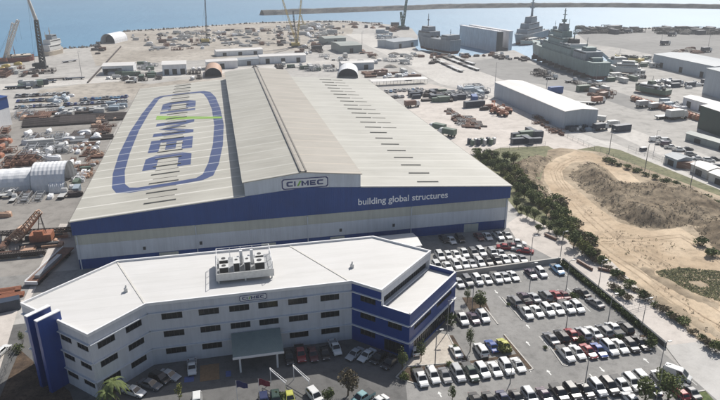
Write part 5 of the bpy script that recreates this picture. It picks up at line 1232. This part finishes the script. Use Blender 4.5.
# ---------------------------------------------------------------- yard goods
PR = {}
def proto(kind, mat, var=0):
    "one mesh per yard good; copies share it"
    key = (kind, mat, var)
    if key in PR: return PR[key]
    m_ = mb(mat)
    if kind == 'steel_pipe':
        m_.tube((-5, 0, .5), (5, 0, .5), .5, None, 10); m_.mat('grille').tube((-5.02, 0, .5), (5.02, 0, .5), .38, None, 8)
    elif kind == 'long_pipe':
        m_.tube((-17, 0, .6), (17, 0, .6), .55, None, 10); m_.mat('kerb')
        for x in (-13, -4, 5, 14): m_.box((x-.2, -.8, 0), (x+.2, .8, .2))
    elif kind == 'pipe_spool':
        m_.tube((0, -2.2, 1.3), (0, 2.2, 1.3), 1.3, None, 14); m_.mat('dark_steel').tube((0, -2.25, 1.3), (0, 2.25, 1.3), .9, None, 12); m_.mat(mat).tube((0, -2.3, 1.3), (0, -2.1, 1.3), 1.5, None, 14); m_.tube((0, 2.1, 1.3), (0, 2.3, 1.3), 1.5, None, 14)
    elif kind == 'steel_frame':
        L, W, H = 4.5, 1.8, 2.2
        for x in (-L, -L/3, L/3, L):
            for y in (-W, W): m_.tube((x, y, 0), (x, y, H), .13, None, 4)
            m_.tube((x, -W, H), (x, W, H), .12, None, 4); m_.tube((x, -W, .1), (x, W, .1), .12, None, 4)
        for y in (-W, W):
            m_.tube((-L, y, H), (L, y, H), .14, None, 4); m_.tube((-L, y, .15), (L, y, .15), .14, None, 4)
            m_.tube((-L, y, 0), (-L/3, y, H), .09, None, 4); m_.tube((L, y, 0), (L/3, y, H), .09, None, 4)
        for k in range(3): m_.box((-3+k*2.2, -1.2, .3), (-1.6+k*2.2, 1.1, .9+.4*k))
    elif kind == 'beam_stack':
        for k in range(5):
            y = -1.6+.8*k
            for z in (0.1, .75): m_.box((-4.5-.2*(k % 2), y-.25, z), (4.5, y+.25, z+.07)); m_.box((-4.5-.2*(k % 2), y-.04, z+.07), (4.5, y+.04, z+.45)); m_.box((-4.5-.2*(k % 2), y-.25, z+.45), (4.5, y+.25, z+.52))
    elif kind == 'shipping_container':
        m_.box((-3, -1.2, .1), (3, 1.2, 2.6))
        for k in range(12): m_.box((-2.8+k*.48, -1.26, .3), (-2.6+k*.48, 1.26, 2.4))
        m_.box((3, -1.1, .2), (3.06, -.06, 2.5)); m_.box((3, .06, .2), (3.06, 1.1, 2.5)); m_.mat('galv').tube((3.1, -.3, .3), (3.1, -.3, 2.4), .03, None, 4); m_.tube((3.1, .3, .3), (3.1, .3, 2.4), .03, None, 4)
    elif kind == 'wrapped_load':
        rg = []
        for z, s_ in ((0, 1), (1.3, .98), (1.7, .82), (1.85, .3)):
            sq = lambda q_: math.copysign(abs(q_)**.45, q_)
            rg.append([(sq(math.cos(t*PI/6+.26))*2.6*s_*(1+.06*math.sin(t*2.3+var)), sq(math.sin(t*PI/6+.26))*1.3*s_*(1+.07*math.cos(t*1.7+var)), z*(1+.14*math.sin(t*.9+var*2))) for t in range(12)])
        m_.loft(rg)
    elif kind == 'flatbed_trailer':
        m_.box((-6.5, -1.25, 1.05), (6.5, 1.25, 1.3)); m_.box((-6.5, -.5, .7), (6.0, .5, 1.05)); m_.mat('white_line').box((-6.55, -1.28, 1.02), (-6.45, 1.28, 1.4)); m_.mat('tyre')
        for x in (-5, -3.7, -2.4, 4.2):
            for y in (-1.05, .7): m_.tube((x, y, .5), (x, y+.35, .5), .5, None, 10)
    elif kind == 'site_truck':
        m_.box((-3.6, -1.2, 1.0), (1.6, 1.2, 3.1 if var % 2 else 1.25)); m_.mat('car_white').box((1.8, -1.15, .6), (3.6, 1.15, 2.0)); m_.loft([[(1.8, -1.1, 2.0), (3.5, -1.1, 2.0), (3.5, 1.1, 2.0), (1.8, 1.1, 2.0)], [(1.85, -1, 2.8), (3.0, -1, 2.8), (3.0, 1, 2.8), (1.85, 1, 2.8)]])
        m_.mat('car_glass').quad((3.53, -.95, 2.05), (3.53, .95, 2.05), (3.08, .9, 2.72), (3.08, -.9, 2.72)); m_.mat('tyre')
        for x in (-2.6, -1.4, 2.6):
            for y in (-1.2, .9): m_.tube((x, y, .5), (x, y+.3, .5), .5, None, 10)
    elif kind == 'storage_tank':
        m_.tube((0, 0, 0), (0, 0, 3.0), 1.1, None, 14); m_.tube((0, 0, 3.0), (0, 0, 3.3), 1.1, .4, 14); m_.mat('galv').tube((1.15, 0, 0), (1.15, 0, 3.4), .05, None, 4); m_.tube((1.15, .4, 0), (1.15, .4, 3.4), .05, None, 4)
    elif kind == 'telehandler':
        m_.box((-2.4, -1, .7), (1.8, 1, 1.6)); m_.box((-1.2, .1, 1.6), (.6, 1, 2.6)); m_.tube((-2.2, -.4, 1.9), (3.6, -.4, 3.2), .22, .16); m_.box((3.4, -1, 2.4), (3.6, .6, 3.4)); m_.mat('tyre')
        for x in (-1.6, 1.3):
            for y in (-1.2, .9): m_.tube((x, y, .6), (x, y+.35, .6), .6, None, 10)
    elif kind == 'rock_pile':
        rg = [[(math.cos(t*PI/5)*5*s_*(1+.2*math.sin(t*3+var)), math.sin(t*PI/5)*3*s_*(1+.2*math.cos(t*2+var)), z+.15*math.sin(t*5)) for t in range(10)] for z, s_ in ((-.1, 1), (.8, .75), (1.6, .4), (1.9, .1))]
        m_.loft(rg)
    elif kind == 'site_hut':
        m_.box((-3, -1.5, .3), (3, 1.5, 2.8)); m_.mat('white_roof').box((-3.2, -1.7, 2.8), (3.2, 1.7, 2.95)); m_.mat('grille').box((-2, -1.56, 1.2), (-1, -1.5, 2.1)); m_.box((.2, -1.56, .3), (1.1, -1.5, 2.4)); m_.box((1.7, -1.56, 1.2), (2.6, -1.5, 2.1))
    o = m_.build(kind); PR[key] = [o, False]; return PR[key]
CATS = dict(steel_pipe='pipe', long_pipe='pipe', pipe_spool='pipe spool', steel_frame='steel frame', beam_stack='steel beams', shipping_container='container', wrapped_load='wrapped load', flatbed_trailer='trailer', site_truck='truck', storage_tank='tank', telehandler='telehandler', rock_pile='spoil heap', site_hut='hut')
def good(kind, mat, px, py, label, group=None, rz_=0, s_=1.0, var=0, z=0):
    pr = proto(kind, mat, var); o = pr[0] if not pr[1] else pr[0].copy()
    if pr[1]: COL.objects.link(o)
    pr[1] = True; x, y = G(px, py); o.location = (x, y, z+.03); o.rotation_euler = (0, 0, rz_); o.scale = (s_,)*3 if not isinstance(s_, tuple) else s_
    return tag(o, label, CATS[kind], group)
def field(poly, n, specs, where, group, ang=0, jig=.05, s_=(.8, 1.2), mind=1.5):
    P = [tuple(map(float, p.split(','))) for p in poly.split()]; W = Gs(poly); xs = [p[0] for p in W]; ys = [p[1] for p in W]; done = []; t = 0
    while len(done) < n and t < n*60:
        t += 1; x, y = random.uniform(min(xs), max(xs)), random.uniform(min(ys), max(ys)); gs_ = mind*1.12; x = round(x/gs_)*gs_+random.uniform(-.2, .2); y = round(y/gs_)*gs_+random.uniform(-.2, .2)
        if not inpoly(x, y, W) or any(math.hypot(x-a, y-b_) < mind for a, b_ in done): continue
        done.append((x, y)); kind, mat, word = random.choice(specs); var = random.randrange(3); pr = proto(kind, mat, var)
        o = pr[0] if not pr[1] else pr[0].copy()
        if pr[1]: COL.objects.link(o)
        pr[1] = True; k = random.uniform(*s_); o.location = (x, y, .03); o.scale = (k,)*3; o.rotation_euler = (0, 0, ang+random.choice([0, 0, PI/2])+random.gauss(0, jig))
        tag(o, f'{word} {where}', CATS[kind], f'{word} {where}')
W_ = [('wrapped_load', 'tent', 'white wrapped load'), ('wrapped_load', 'white_shed', 'pale wrapped load')]
field('28,134 60,131 78,138 72,152 60,163 30,160', 26, W_+[('shipping_container', 'container_white', 'white container'), ('wrapped_load', 'dark_steel', 'dark wrapped load'), ('steel_frame', 'galv', 'galvanised frame')], 'in the white heap above the big tunnel tent', '', mind=3.6)
field('70,145 98,142 100,158 88,178 72,184 71,160', 40, [('steel_frame', 'rust', 'rusty frame'), ('beam_stack', 'galv', 'grey beam bundle'), ('beam_stack', 'rust', 'rusty beam bundle'), ('steel_frame', 'peach', 'faded orange frame'), ('wrapped_load', 'galv', 'grey load'), ('wrapped_load', 'tent', 'white load')], 'between the big tunnel tent and the hall', '', mind=2.6, s_=(.35, .7))
field('72,178 86,170 88,182 78,192 71,190', 8, [('wrapped_load', 'white_shed', 'pale load'), ('shipping_container', 'container_green', 'green container')], 'at the mouth of the big tunnel tent', '', mind=3, s_=(.5, .8))
field('0,193 60,196 78,190 76,197 40,202 0,200', 22, [('site_truck', 'container_white', 'white truck'), ('wrapped_load', 'dark_steel', 'dark load'), ('shipping_container', 'container_ltblue', 'light blue container'), ('wrapped_load', 'tent', 'white load'), ('steel_frame', 'galv', 'grey frame')], 'in front of the tunnel tents', '', mind=3.5, s_=(.6, .95))
field('8,160 30,158 30,166 8,167', 10, [('steel_frame', 'rust', 'rusty frame'), ('wrapped_load', 'dark_steel', 'dark load')], 'behind the lower tunnel tent', '', mind=3)
field('66,136 96,133 98,142 80,144 66,143', 12, [('beam_stack', 'dark_steel', 'dark beam bundle'), ('wrapped_load', 'tent', 'white load'), ('beam_stack', 'galv', 'grey beam bundle')], 'under the dark pipe rack', '', mind=3)
field('95,118 116,120 108,134 96,138', 14, [('steel_frame', 'rust', 'rusty frame'), ('beam_stack', 'dark_steel', 'dark beam bundle'), ('wrapped_load', 'peach', 'faded orange load')], 'at the right end of the long dark pipes', '', mind=3, s_=(.5, .9))
field('54,112 124,104 126,109 60,118', 40, [('wrapped_load', 'galv', 'grey load'), ('beam_stack', 'dark_steel', 'dark bundle'), ('shipping_container', 'container_white', 'white container'), ('shipping_container', 'container_ltblue', 'light blue container'), ('steel_frame', 'galv', 'grey frame')], 'in the strip just above the long dark pipes', '', mind=3, s_=(.6, .9))
field('30,114 49,112.5 49,119 32,120', 7, [('shipping_container', 'rust', 'rust red container'), ('beam_stack', 'rust', 'rust red bundle')], 'in the rust red heap near the blue workshop', '', mind=4)
field('16,115 29,113 30,120 20,121', 5, [('steel_frame', 'galv', 'grey frame'), ('wrapped_load', 'peach', 'tan load')], 'beside the blue workshop', '', mind=3.5)
field('0,132 12,130 10,150 0,158', 9, [('wrapped_load', 'dark_steel', 'dark load'), ('steel_frame', 'rust', 'rusty frame'), ('wrapped_load', 'orange', 'orange load')], 'at the left edge below the blue workshop', '', mind=3)
for i in range(7):
    px = 42+0; t = i
    x0, y0 = G(45, 126); good('long_pipe', 'dark_steel', 60, 125.6-i*1.1, f'long dark pipe in the left half of the rack, {ORD[i]} from the front', 'long dark pipes', .04)
    good('long_pipe', 'dark_steel', 96, 121.6-i*1.0, f'long dark pipe in the right half of the rack, {ORD[i]} from the front', 'long dark pipes', .04)
for i in range(3): good('long_pipe', 'dark_steel', 82, 141-i*1.6, f'dark pipe of the short rack above the rusty frames, {ORD[i]} from the front', 'short rack pipes', .03, .8)
# parked cars in the far left yard
def cars_at(px0, py0, px1, py1, n, where, group, cols='wwwwiilgwb', kinds='sxhd', hd=UP):
    for i in range(n):
        t = (i+.5)/n; px, py = px0+(px1-px0)*t, py0+(py1-py0)*t; x, y = G(px, py, .7); c = CK[random.choice(cols)]; k = KK[random.choice(kinds)]
        place_car(k, c, x, y, hd+random.uniform(-.08, .08), f'{CN.get(c, c)} {TW[k]}, {ORD[i] if i < 20 else str(i+1)+"th"} from the left in {where}', group)
cars_at(16, 107, 60, 104.5, 15, 'the front row of the far left yard', 'cars in the far left yard')
cars_at(64, 104.5, 128, 100.5, 19, 'the front right row of the left yard', 'cars in the far left yard', 'wwwibblg')
cars_at(17, 101, 58, 99, 13, 'the middle row of the far left yard', 'cars in the far left yard')
cars_at(80, 99.5, 128, 96.5, 13, 'the right row under the green gravel', 'cars in the far left yard', 'lbliwwb')
cars_at(16, 96, 70, 93, 16, 'the back row of the far left yard', 'cars in the far left yard', 'wgwiilkw')
field('50,98 75,96 78,103 52,105', 9, [('wrapped_load', 'container_ltblue', 'light blue load'), ('wrapped_load', 'tent', 'white load')], 'in the middle of the far left car yard', '', mind=3.5, s_=(.7, 1))
# left quay
field('18,86 50,82 50,86 18,90', 9, [('site_truck', 'container_green', 'dark green truck'), ('shipping_container', 'container_dark', 'dark container'), ('site_truck', 'container_white', 'white truck'), ('flatbed_trailer', 'container_dark', 'dark trailer')], 'on the road of the left quay', '', ang=.2, mind=5, s_=(1, 1.5))
field('20,76 46,68 52,72 30,80', 9, [('flatbed_trailer', 'dark_steel', 'dark trailer'), ('steel_frame', 'dark_steel', 'dark frame'), ('wrapped_load', 'rust', 'rusty load')], 'at the foot of the tall dark crane', '', mind=4)
field('0,66 22,64 22,76 0,80', 12, [('steel_frame', 'rust', 'rusty frame'), ('shipping_container', 'container_white', 'white container'), ('wrapped_load', 'yellow', 'yellow load'), ('wrapped_load', 'rust', 'rusty load')], 'behind the red barge quay at the left edge', '', mind=5, s_=(.9, 1.4))
field('96,46 110,44 96,60 90,60', 5, [('wrapped_load', 'dark_steel', 'dark load'), ('shipping_container', 'rust', 'rusty container')], 'on the left shore below the dome tent', '', mind=6)
for i, (px, py, a) in enumerate([(57, 80, .1), (75, 79.5, .1), (70, 62, .8)]): good('flatbed_trailer', ['dark_steel', 'container_dark', 'galv'][i], px, py, ['dark trailer left on the left quay road', 'dark trailer right on the left quay road', 'small grey trailer alone on the open left quay'][i], None, a)
field('106,72 160,74 160,82 110,84', 22, [('wrapped_load', 'galv', 'grey load'), ('shipping_container', 'container_green', 'green container'), ('steel_frame', 'dark_steel', 'dark frame'), ('site_truck', 'container_white', 'white truck')], 'around the two white sheds beyond the roof emblem', '', mind=5)
field('134,64 155,64 156,72 136,73', 10, [('shipping_container', 'container_green', 'green container'), ('storage_tank', 'galv', 'grey tank'), ('steel_frame', 'galv', 'grey frame')], 'between the two white sheds beyond the roof emblem', '', mind=4)
field('130,36 180,32 260,27 330,25 350,28 330,40 280,46 220,48 150,52', 230, [('rock_pile', 'tan', 'tan heap'), ('shipping_container', 'container_white', 'white container'), ('steel_frame', 'galv', 'grey frame'), ('steel_frame', 'rust', 'rusty frame'), ('wrapped_load', 'tent', 'white load'), ('beam_stack', 'galv', 'grey bundle'), ('wrapped_load', 'galv', 'grey load'), ('wrapped_load', 'dark_steel', 'dark load'), ('rock_pile', 'grey_hard', 'grey heap'), ('shipping_container', 'container_brown', 'brown container'), ('site_truck', 'container_white', 'white truck')], 'scattered over the far dirt yard', '', mind=5, s_=(.6, 1.3))
field('300,26 330,25 336,34 306,36', 18, [('wrapped_load', 'tent', 'white load'), ('steel_frame', 'galv', 'grey frame'), ('shipping_container', 'container_white', 'white container')], 'in the white heap behind the yellow cranes', '', mind=5, s_=(1.2, 2))
field('296,44 318,42 322,52 300,55', 16, [('steel_frame', 'dark_steel', 'dark frame'), ('wrapped_load', 'galv', 'grey load'), ('beam_stack', 'rust', 'rusty bundle')], 'round the foot of the crossed yellow booms', '', mind=4)
field('188,70 204,70 204,80 188,80', 6, [('wrapped_load', 'galv', 'grey load'), ('steel_frame', 'dark_steel', 'dark frame')], 'left of the tan arched shelter', '', mind=4)
field('240,68 262,66 300,66 335,66 336,74 300,70 262,69 245,72', 22, [('wrapped_load', 'dark_steel', 'dark load'), ('site_truck', 'container_white', 'white truck'), ('steel_frame', 'galv', 'grey frame'), ('shipping_container', 'container_green', 'green container')], 'along the back wall of the hall', '', mind=4)
field('358,74 400,72 420,76 422,80 376,80', 24, [('wrapped_load', 'tent', 'white load'), ('beam_stack', 'rust', 'rusty bundle'), ('site_truck', 'container_white', 'white truck'), ('shipping_container', 'container_brown', 'brown container')], 'behind the right end of the hall roof', '', mind=4)
field('322,56 420,54 420,68 376,68 330,66', 26, [('wrapped_load', 'galv', 'grey load'), ('steel_frame', 'galv', 'grey frame'), ('rock_pile', 'tan', 'tan heap'), ('site_truck', 'container_white', 'white truck')], 'between the quay road and the back of the hall', '', mind=5)
field('372,32 394,33 398,48 380,46', 16, [('wrapped_load', 'tent', 'white load'), ('steel_frame', 'galv', 'grey frame'), ('shipping_container', 'container_ltblue', 'light blue container')], 'left of the long pale grey shed', '', mind=6, s_=(1, 1.6))
field('352,24 400,26 408,30 384,32 356,30', 16, [('rock_pile', 'rust', 'brown heap'), ('steel_frame', 'rust', 'rusty frame'), ('shipping_container', 'container_dark', 'dark container')], 'at the foot of the green crane', '', mind=6, s_=(1, 1.7))
field('362,50 376,56 372,58 362,54', 5, [('shipping_container', 'container_brown', 'brown container'), ('flatbed_trailer', 'rust', 'rusty trailer')], 'right of the larger grey green shed', '', mind=5)
# trailers parked in slanting lines on the quay road
for j, (a, b_, n) in enumerate((((441, 63), (458, 71), 4), ((447, 59), (474, 69.5), 6), ((455, 57.5), (470, 64), 4))):
    for i in range(n):
        t = i/(n-1); good('flatbed_trailer', ['container_white', 'dark_steel', 'galv'][(i+j) % 3], a[0]+(b_[0]-a[0])*t, a[1]+(b_[1]-a[1])*t, f"{['white', 'dark', 'grey'][(i+j) % 3]} trailer, {ORD[i]} from the back in the {['left', 'middle', 'right'][j]} slanting line on the quay", 'trailers on the quay', PI/2+.05, 1.15)
field('430,62 437,61 438,64 431,65', 3, [('steel_frame', 'dark_steel', 'dark frame'), ('wrapped_load', 'dark_steel', 'dark load')], 'at the foot of the quay light pole', '', mind=3)
# beside the hall roof on the right
cars_at(384, 91.5, 424, 88.5, 9, 'the row under the white carport', 'cars by the carport', 'wwwil')
cars_at(390, 97, 404, 96, 4, 'the short row below the carport', 'cars by the carport', 'kgw')
field('410,94 420,93 420,99 412,100', 4, [('shipping_container', 'container_dark', 'dark container'), ('site_truck', 'container_dark', 'dark truck')], 'below the white carport', '', mind=4)
field('424,92 446,92 460,97 462,102 440,103 424,101', 26, [('wrapped_load', 'dark_steel', 'dark load'), ('shipping_container', 'container_dark', 'dark container'), ('shipping_container', 'container_green', 'green container'), ('steel_frame', 'galv', 'grey frame'), ('beam_stack', 'dark_steel', 'dark bundle')], 'in the dark row right of the carport', '', mind=3.5)
field('456,88 484,86 486,100 462,100', 20, [('steel_frame', 'galv', 'grey frame'), ('wrapped_load', 'tent', 'white load'), ('shipping_container', 'container_ltblue', 'light blue container'), ('wrapped_load', 'container_dark', 'dark load')], 'left of the white warehouse', '', mind=4)
good('shipping_container', 'container_dark', 474, 107, 'long dark blue container behind the rusty steel rows', None, .1, (2.0, 1.2, 1.3)); good('shipping_container', 'container_blue', 474, 101, 'blue container standing behind the long dark one', None, 1.3, 1.3)
field('443,111 452,110 486,127 480,130 460,126', 40, [('beam_stack', 'rust', 'rusty bundle'), ('steel_frame', 'galv', 'grey frame'), ('beam_stack', 'dark_steel', 'dark bundle'), ('wrapped_load', 'rust', 'rusty load')], 'in the rusty rows between hall roof and warehouse', '', ang=1.3, mind=2.6, s_=(.45, .7))
for i, (px, py, a) in enumerate([(496, 113, .3), (502, 116, 2.2), (493, 110, 1.2), (506, 113, 2.8)]): good('telehandler', 'orange', px, py, f'orange red telehandler, {nth(i, 4)} of the group by the warehouse'.replace('leftmost of', 'foremost of'), 'telehandlers by the warehouse', a, 1.3)
for i, (px, py, m__) in enumerate([(488, 108, 'rust'), (484, 110, 'dark_steel')]): good('wrapped_load', m__, px, py, ['rusty heap left of the telehandlers', 'dark heap left of the telehandlers'][i])
for i in range(9): good('storage_tank', ['container_dark', 'container_green', 'galv'][i % 3], 469+i*3.1, 144+(i % 2)*1.5-i*.1, f'upright tank, {ORD[i]} from the left in the row above the green trees', 'upright tanks above the trees', 0, random.uniform(.75, 1.05))
for i, (px, py) in enumerate([(437, 131), (447, 136)]): good('site_truck', 'container_green', px, py, ['dark green truck beside the hall roof edge, upper', 'dark green truck beside the hall roof edge, lower'][i], 'trucks by the roof edge', 2.2, 1.2, 1)
good('site_truck', 'container_brown', 412, 107, 'brown truck just beside the far hall roof edge', None, .2, 1.2, 1)
field('512,136 535,134 540,142 516,146', 8, [('shipping_container', 'container_green', 'green container'), ('shipping_container', 'container_dark', 'dark container')], 'at the front corner of the white warehouse', '', mind=4)
field('536,118 556,128 566,133 560,137 540,128', 10, [('wrapped_load', 'rust', 'rusty load'), ('steel_frame', 'rust', 'rusty frame')], 'along the diagonal road under the warehouse', '', mind=4, s_=(.5, .8))
field('567,128 596,127 596,131 568,133', 12, [('shipping_container', 'container_dark', 'dark container'), ('site_truck', 'container_dark', 'dark truck'), ('wrapped_load', 'container_ltblue', 'blue grey load')], 'against the end wall of the white warehouse', '', mind=3.4, s_=(.6, .8))
for i, (px, py, k, m__, a, s_, lb) in enumerate([(597, 122, 'site_truck', 'container_white', 2.4, 1.1, 'white truck just right of the warehouse end'), (603, 125, 'flatbed_trailer', 'dark_steel', 2.4, .9, 'dark trailer right of the warehouse end'), (600, 130, 'site_truck', 'container_dark', .2, 1.1, 'dark truck at the warehouse corner'), (613, 126, 'site_truck', 'container_white', .1, .9, 'white truck left of the big dark container'), (621, 131, 'shipping_container', 'container_dark', .1, (1.5, 1.3, 1.2), 'big dark blue container alone on the concrete yard'), (598, 103, 'site_truck', 'orange', .2, 1.2, 'red truck behind the warehouse'), (604, 98, 'site_truck', 'container_brown', .5, 1.2, 'brown truck behind the red truck'), (555, 93, 'shipping_container', 'container_blue', .1, 1.5, 'bright blue container behind the warehouse roof'), (583, 91, 'shipping_container', 'container_green', .1, 1.4, 'grey green container right of the bright blue one'), (582, 104, 'flatbed_trailer', 'container_white', 2.6, 1.1, 'white trailer behind the warehouse roof'),
   (643, 107, 'site_truck', 'galv', .1, 1.2, 'grey truck beneath the orange spools, left'), (655, 109, 'site_truck', 'galv', .1, 1.1, 'grey truck beneath the orange spools, right'), (676, 119, 'site_truck', 'container_white', .1, 1.6, 'white and grey truck in front of the dark green building'), (668, 118, 'flatbed_trailer', 'galv', .1, 1.2, 'grey trailer left of the white and grey truck')]): good(k, m__, px, py, lb, None, a, s_, 1)
field('586,88 608,90 614,98 590,97', 10, [('wrapped_load', 'rust', 'rusty load'), ('steel_frame', 'rust', 'rusty frame'), ('shipping_container', 'container_white', 'white container')], 'between warehouse and big warship', '', mind=5)
for i in range(20):
    t = i/19; good('pipe_spool', 'orange' if i % 3 else 'peach', 633+t*64, 100.5+t*19.5, f'orange steel spool, {nth(i, 20)} in the long slanting row', 'orange spools in the slanting row', -.5, 1.0)
for i in range(6):
    good('pipe_spool', 'rust', 688+i*2, 115.5+i*.8, f'rust red spool, {ORD[i]} from the left behind the orange row', 'rust red spools', -.5, .9)
field('654,100 680,104 684,110 664,108', 12, [('shipping_container', 'container_ltblue', 'light blue container'), ('wrapped_load', 'container_dark', 'dark load'), ('wrapped_load', 'tent', 'white load')], 'above the orange spool row', '', mind=3.5, s_=(.7, 1))
field('645,80 716,84 700,90 650,88', 20, [('shipping_container', 'container_dark', 'dark container'), ('wrapped_load', 'galv', 'grey load'), ('site_truck', 'container_dark', 'dark truck')], 'in front of the blue grey building', '', mind=5)
field('600,62 660,58 650,80 606,84', 34, [('wrapped_load', 'tent', 'white load'), ('wrapped_load', 'dark_steel', 'dark load'), ('shipping_container', 'container_green', 'green container'), ('steel_frame', 'galv', 'grey frame'), ('site_hut', 'container_white', 'white hut')], 'in the boat yard right of the big warship', '', mind=5, s_=(.8, 1.3))
field('536,70 600,88 596,92 532,74', 14, [('steel_frame', 'dark_steel', 'dark frame'), ('wrapped_load', 'dark_steel', 'dark load'), ('site_truck', 'container_dark', 'dark truck')], 'on the quay along the big warship', '', mind=6, s_=(.8, 1.2))
field('490,54 536,60 530,64 494,60', 12, [('wrapped_load', 'dark_steel', 'dark load'), ('site_truck', 'container_dark', 'dark truck')], 'on the pale quay in front of the floating dock', '', mind=6, s_=(.8, 1.2))
field('400,54 456,56 500,53 500,56 456,59 404,57', 22, [('wrapped_load', 'rust', 'rusty load'), ('wrapped_load', 'dark_steel', 'dark load'), ('site_truck', 'container_white', 'white truck')], 'along the quay before the grey ship', '', mind=6, s_=(.8, 1.2))
field('578,29 640,30 640,34 580,34', 30, [('wrapped_load', 'shore_dark', 'dark load'), ('steel_frame', 'shore_dark', 'dark frame'), ('shipping_container', 'container_dark', 'dark container')], 'on the far right shore behind the warship', '', mind=8, s_=(1.2, 2.4))
field('656,30 724,31 724,35 658,34', 50, [('wrapped_load', 'shore_dark', 'dark load'), ('steel_frame', 'shore_dark', 'dark frame'), ('shipping_container', 'container_dark', 'dark container'), ('rock_pile', 'rock', 'dark heap')], 'along the far right shoreline', '', mind=7, s_=(1.3, 2.4))
field('674,50 700,49 700,54 678,54', 14, [('rock_pile', 'rust', 'rust brown heap'), ('wrapped_load', 'rust', 'rusty load'), ('rock_pile', 'tan', 'tan heap')], 'in the cluster on the far right hardstand', '', mind=4, s_=(.8, 1.3))
for i, (px, py) in enumerate([(665, 45), (706, 52), (628, 33), (672, 36)]): good('site_truck', 'container_dark', px, py, ['dark truck left on the far right hardstand', 'dark truck at the right of the brown heaps', 'dark truck near the far right shore', 'dark truck below the far right shoreline'][i], None, .1, 1.4, 1)
# truck yard at the right
row('655,140:vw-20 662,143:dw-20 667,144.5:vp-20 671,147:dw-20 659,138.5:xw-20 666,140.5:vw-20', 'the cluster of white trucks right of centre', 'vehicles in the right truck yard')
row('679,149.5:dw-25 688,148.5:sk-25 691,154.5:xg-25 698.5,158:sw-25 709,160:xw-25 714.5,158.5:sk-25 713,165:sw-25 719,167:xg-25', 'the slanting row at the right edge', 'vehicles in the right truck yard')
for i, (px, py, m__, lb) in enumerate([(684, 168, 'container_brown', 'brown container between the light blue hut and a white hut'), (672, 164, 'container_white', 'white container beside the light blue hut')]): good('shipping_container', m__, px, py, lb, None, -.5, 1.0)
good('site_hut', 'container_dark', 643, 150.5, 'tiny dark cabin by the truck yard fence', None, .2, .5)
# low loader trailer and goods beside the left lane
x, y = G(52, 268); lw = empty('low_loader', 'long low loader trailer with red brown deck in the shade of the hall', 'trailer', (x, y, 0), 1.32)
m_ = mb('rust'); m_.box((-10, -1.5, 1.0), (10, 1.5, 1.25)); m_.build('deck', lw)
m_ = mb('cap_white'); m_.box((-10.3, -1.6, .7), (-10, 1.6, 1.5)); m_.box((-10, 1.5, .9), (10, 1.7, 1.6)); m_.build('side_rail', lw)
for k in range(6): m_ = mb('tyre'); X = -9+k*1.3 if k < 4 else 6+(k-4)*1.4; m_.tube((X, -1.4, .5), (X, -.9, .5), .5, None, 12); m_.tube((X, .9, .5), (X, 1.4, .5), .5, None, 12); m_.build('wheel', lw)
m_ = mb('galv'); m_.box((-8, -1.0, 1.25), (4, .2, 2.1)); m_.build('steel_load', lw)
for i, (px, py) in enumerate([(4, 294), (10, 291.5), (6, 299), (13, 297)]): good('beam_stack', 'orange', px, py, f'orange beam bundle, {nth(i, 4)} of the left edge pile by the lane', 'orange beam bundles by the lane', .1, .55)
good('shipping_container', 'container_dark', 2, 311, 'dark blue container at the left edge by the pale lane', None, .25, (1.3, 1, 1))
field('0,238 14,236 12,256 0,262', 9, [('steel_frame', 'dark_steel', 'dark frame'), ('beam_stack', 'rust', 'rusty bundle')], 'behind the dark booms at the left edge', '', mind=3, s_=(.4, .8))
field('50,232 62,229 60,244 50,250', 4, [('beam_stack', 'peach', 'faded orange bundle'), ('wrapped_load', 'peach', 'faded orange load')], 'beside the orange crane', '', mind=3, s_=(.4, .7))
field('0,207 6,206 6,218 0,220', 2, [('wrapped_load', 'peach', 'tan load')], 'alone at the left edge of the open yard', '', mind=3, s_=(.5, .9))
for k, (o, u_) in PR.items():
    if not u_: bpy.data.objects.remove(o)
# ---------------------------------------------------------------- air
m, nt, b = new_mat('sea haze'); nt.nodes.remove(b); out = nt.nodes['Material Output']
pv = nt.nodes.new('ShaderNodeVolumePrincipled'); pv.inputs['Color'].default_value = (.93, .96, 1, 1); pv.inputs['Density'].default_value = HAZE; pv.inputs['Anisotropy'].default_value = .2
nt.links.new(pv.outputs[0], out.inputs['Volume'])
if HAZE > 0:
    hz = MB(); hz.mats = [m]; hz.box((-2900, -390, -8), (4900, 4500, 95)); tag(hz.build('haze'), kind='stuff')
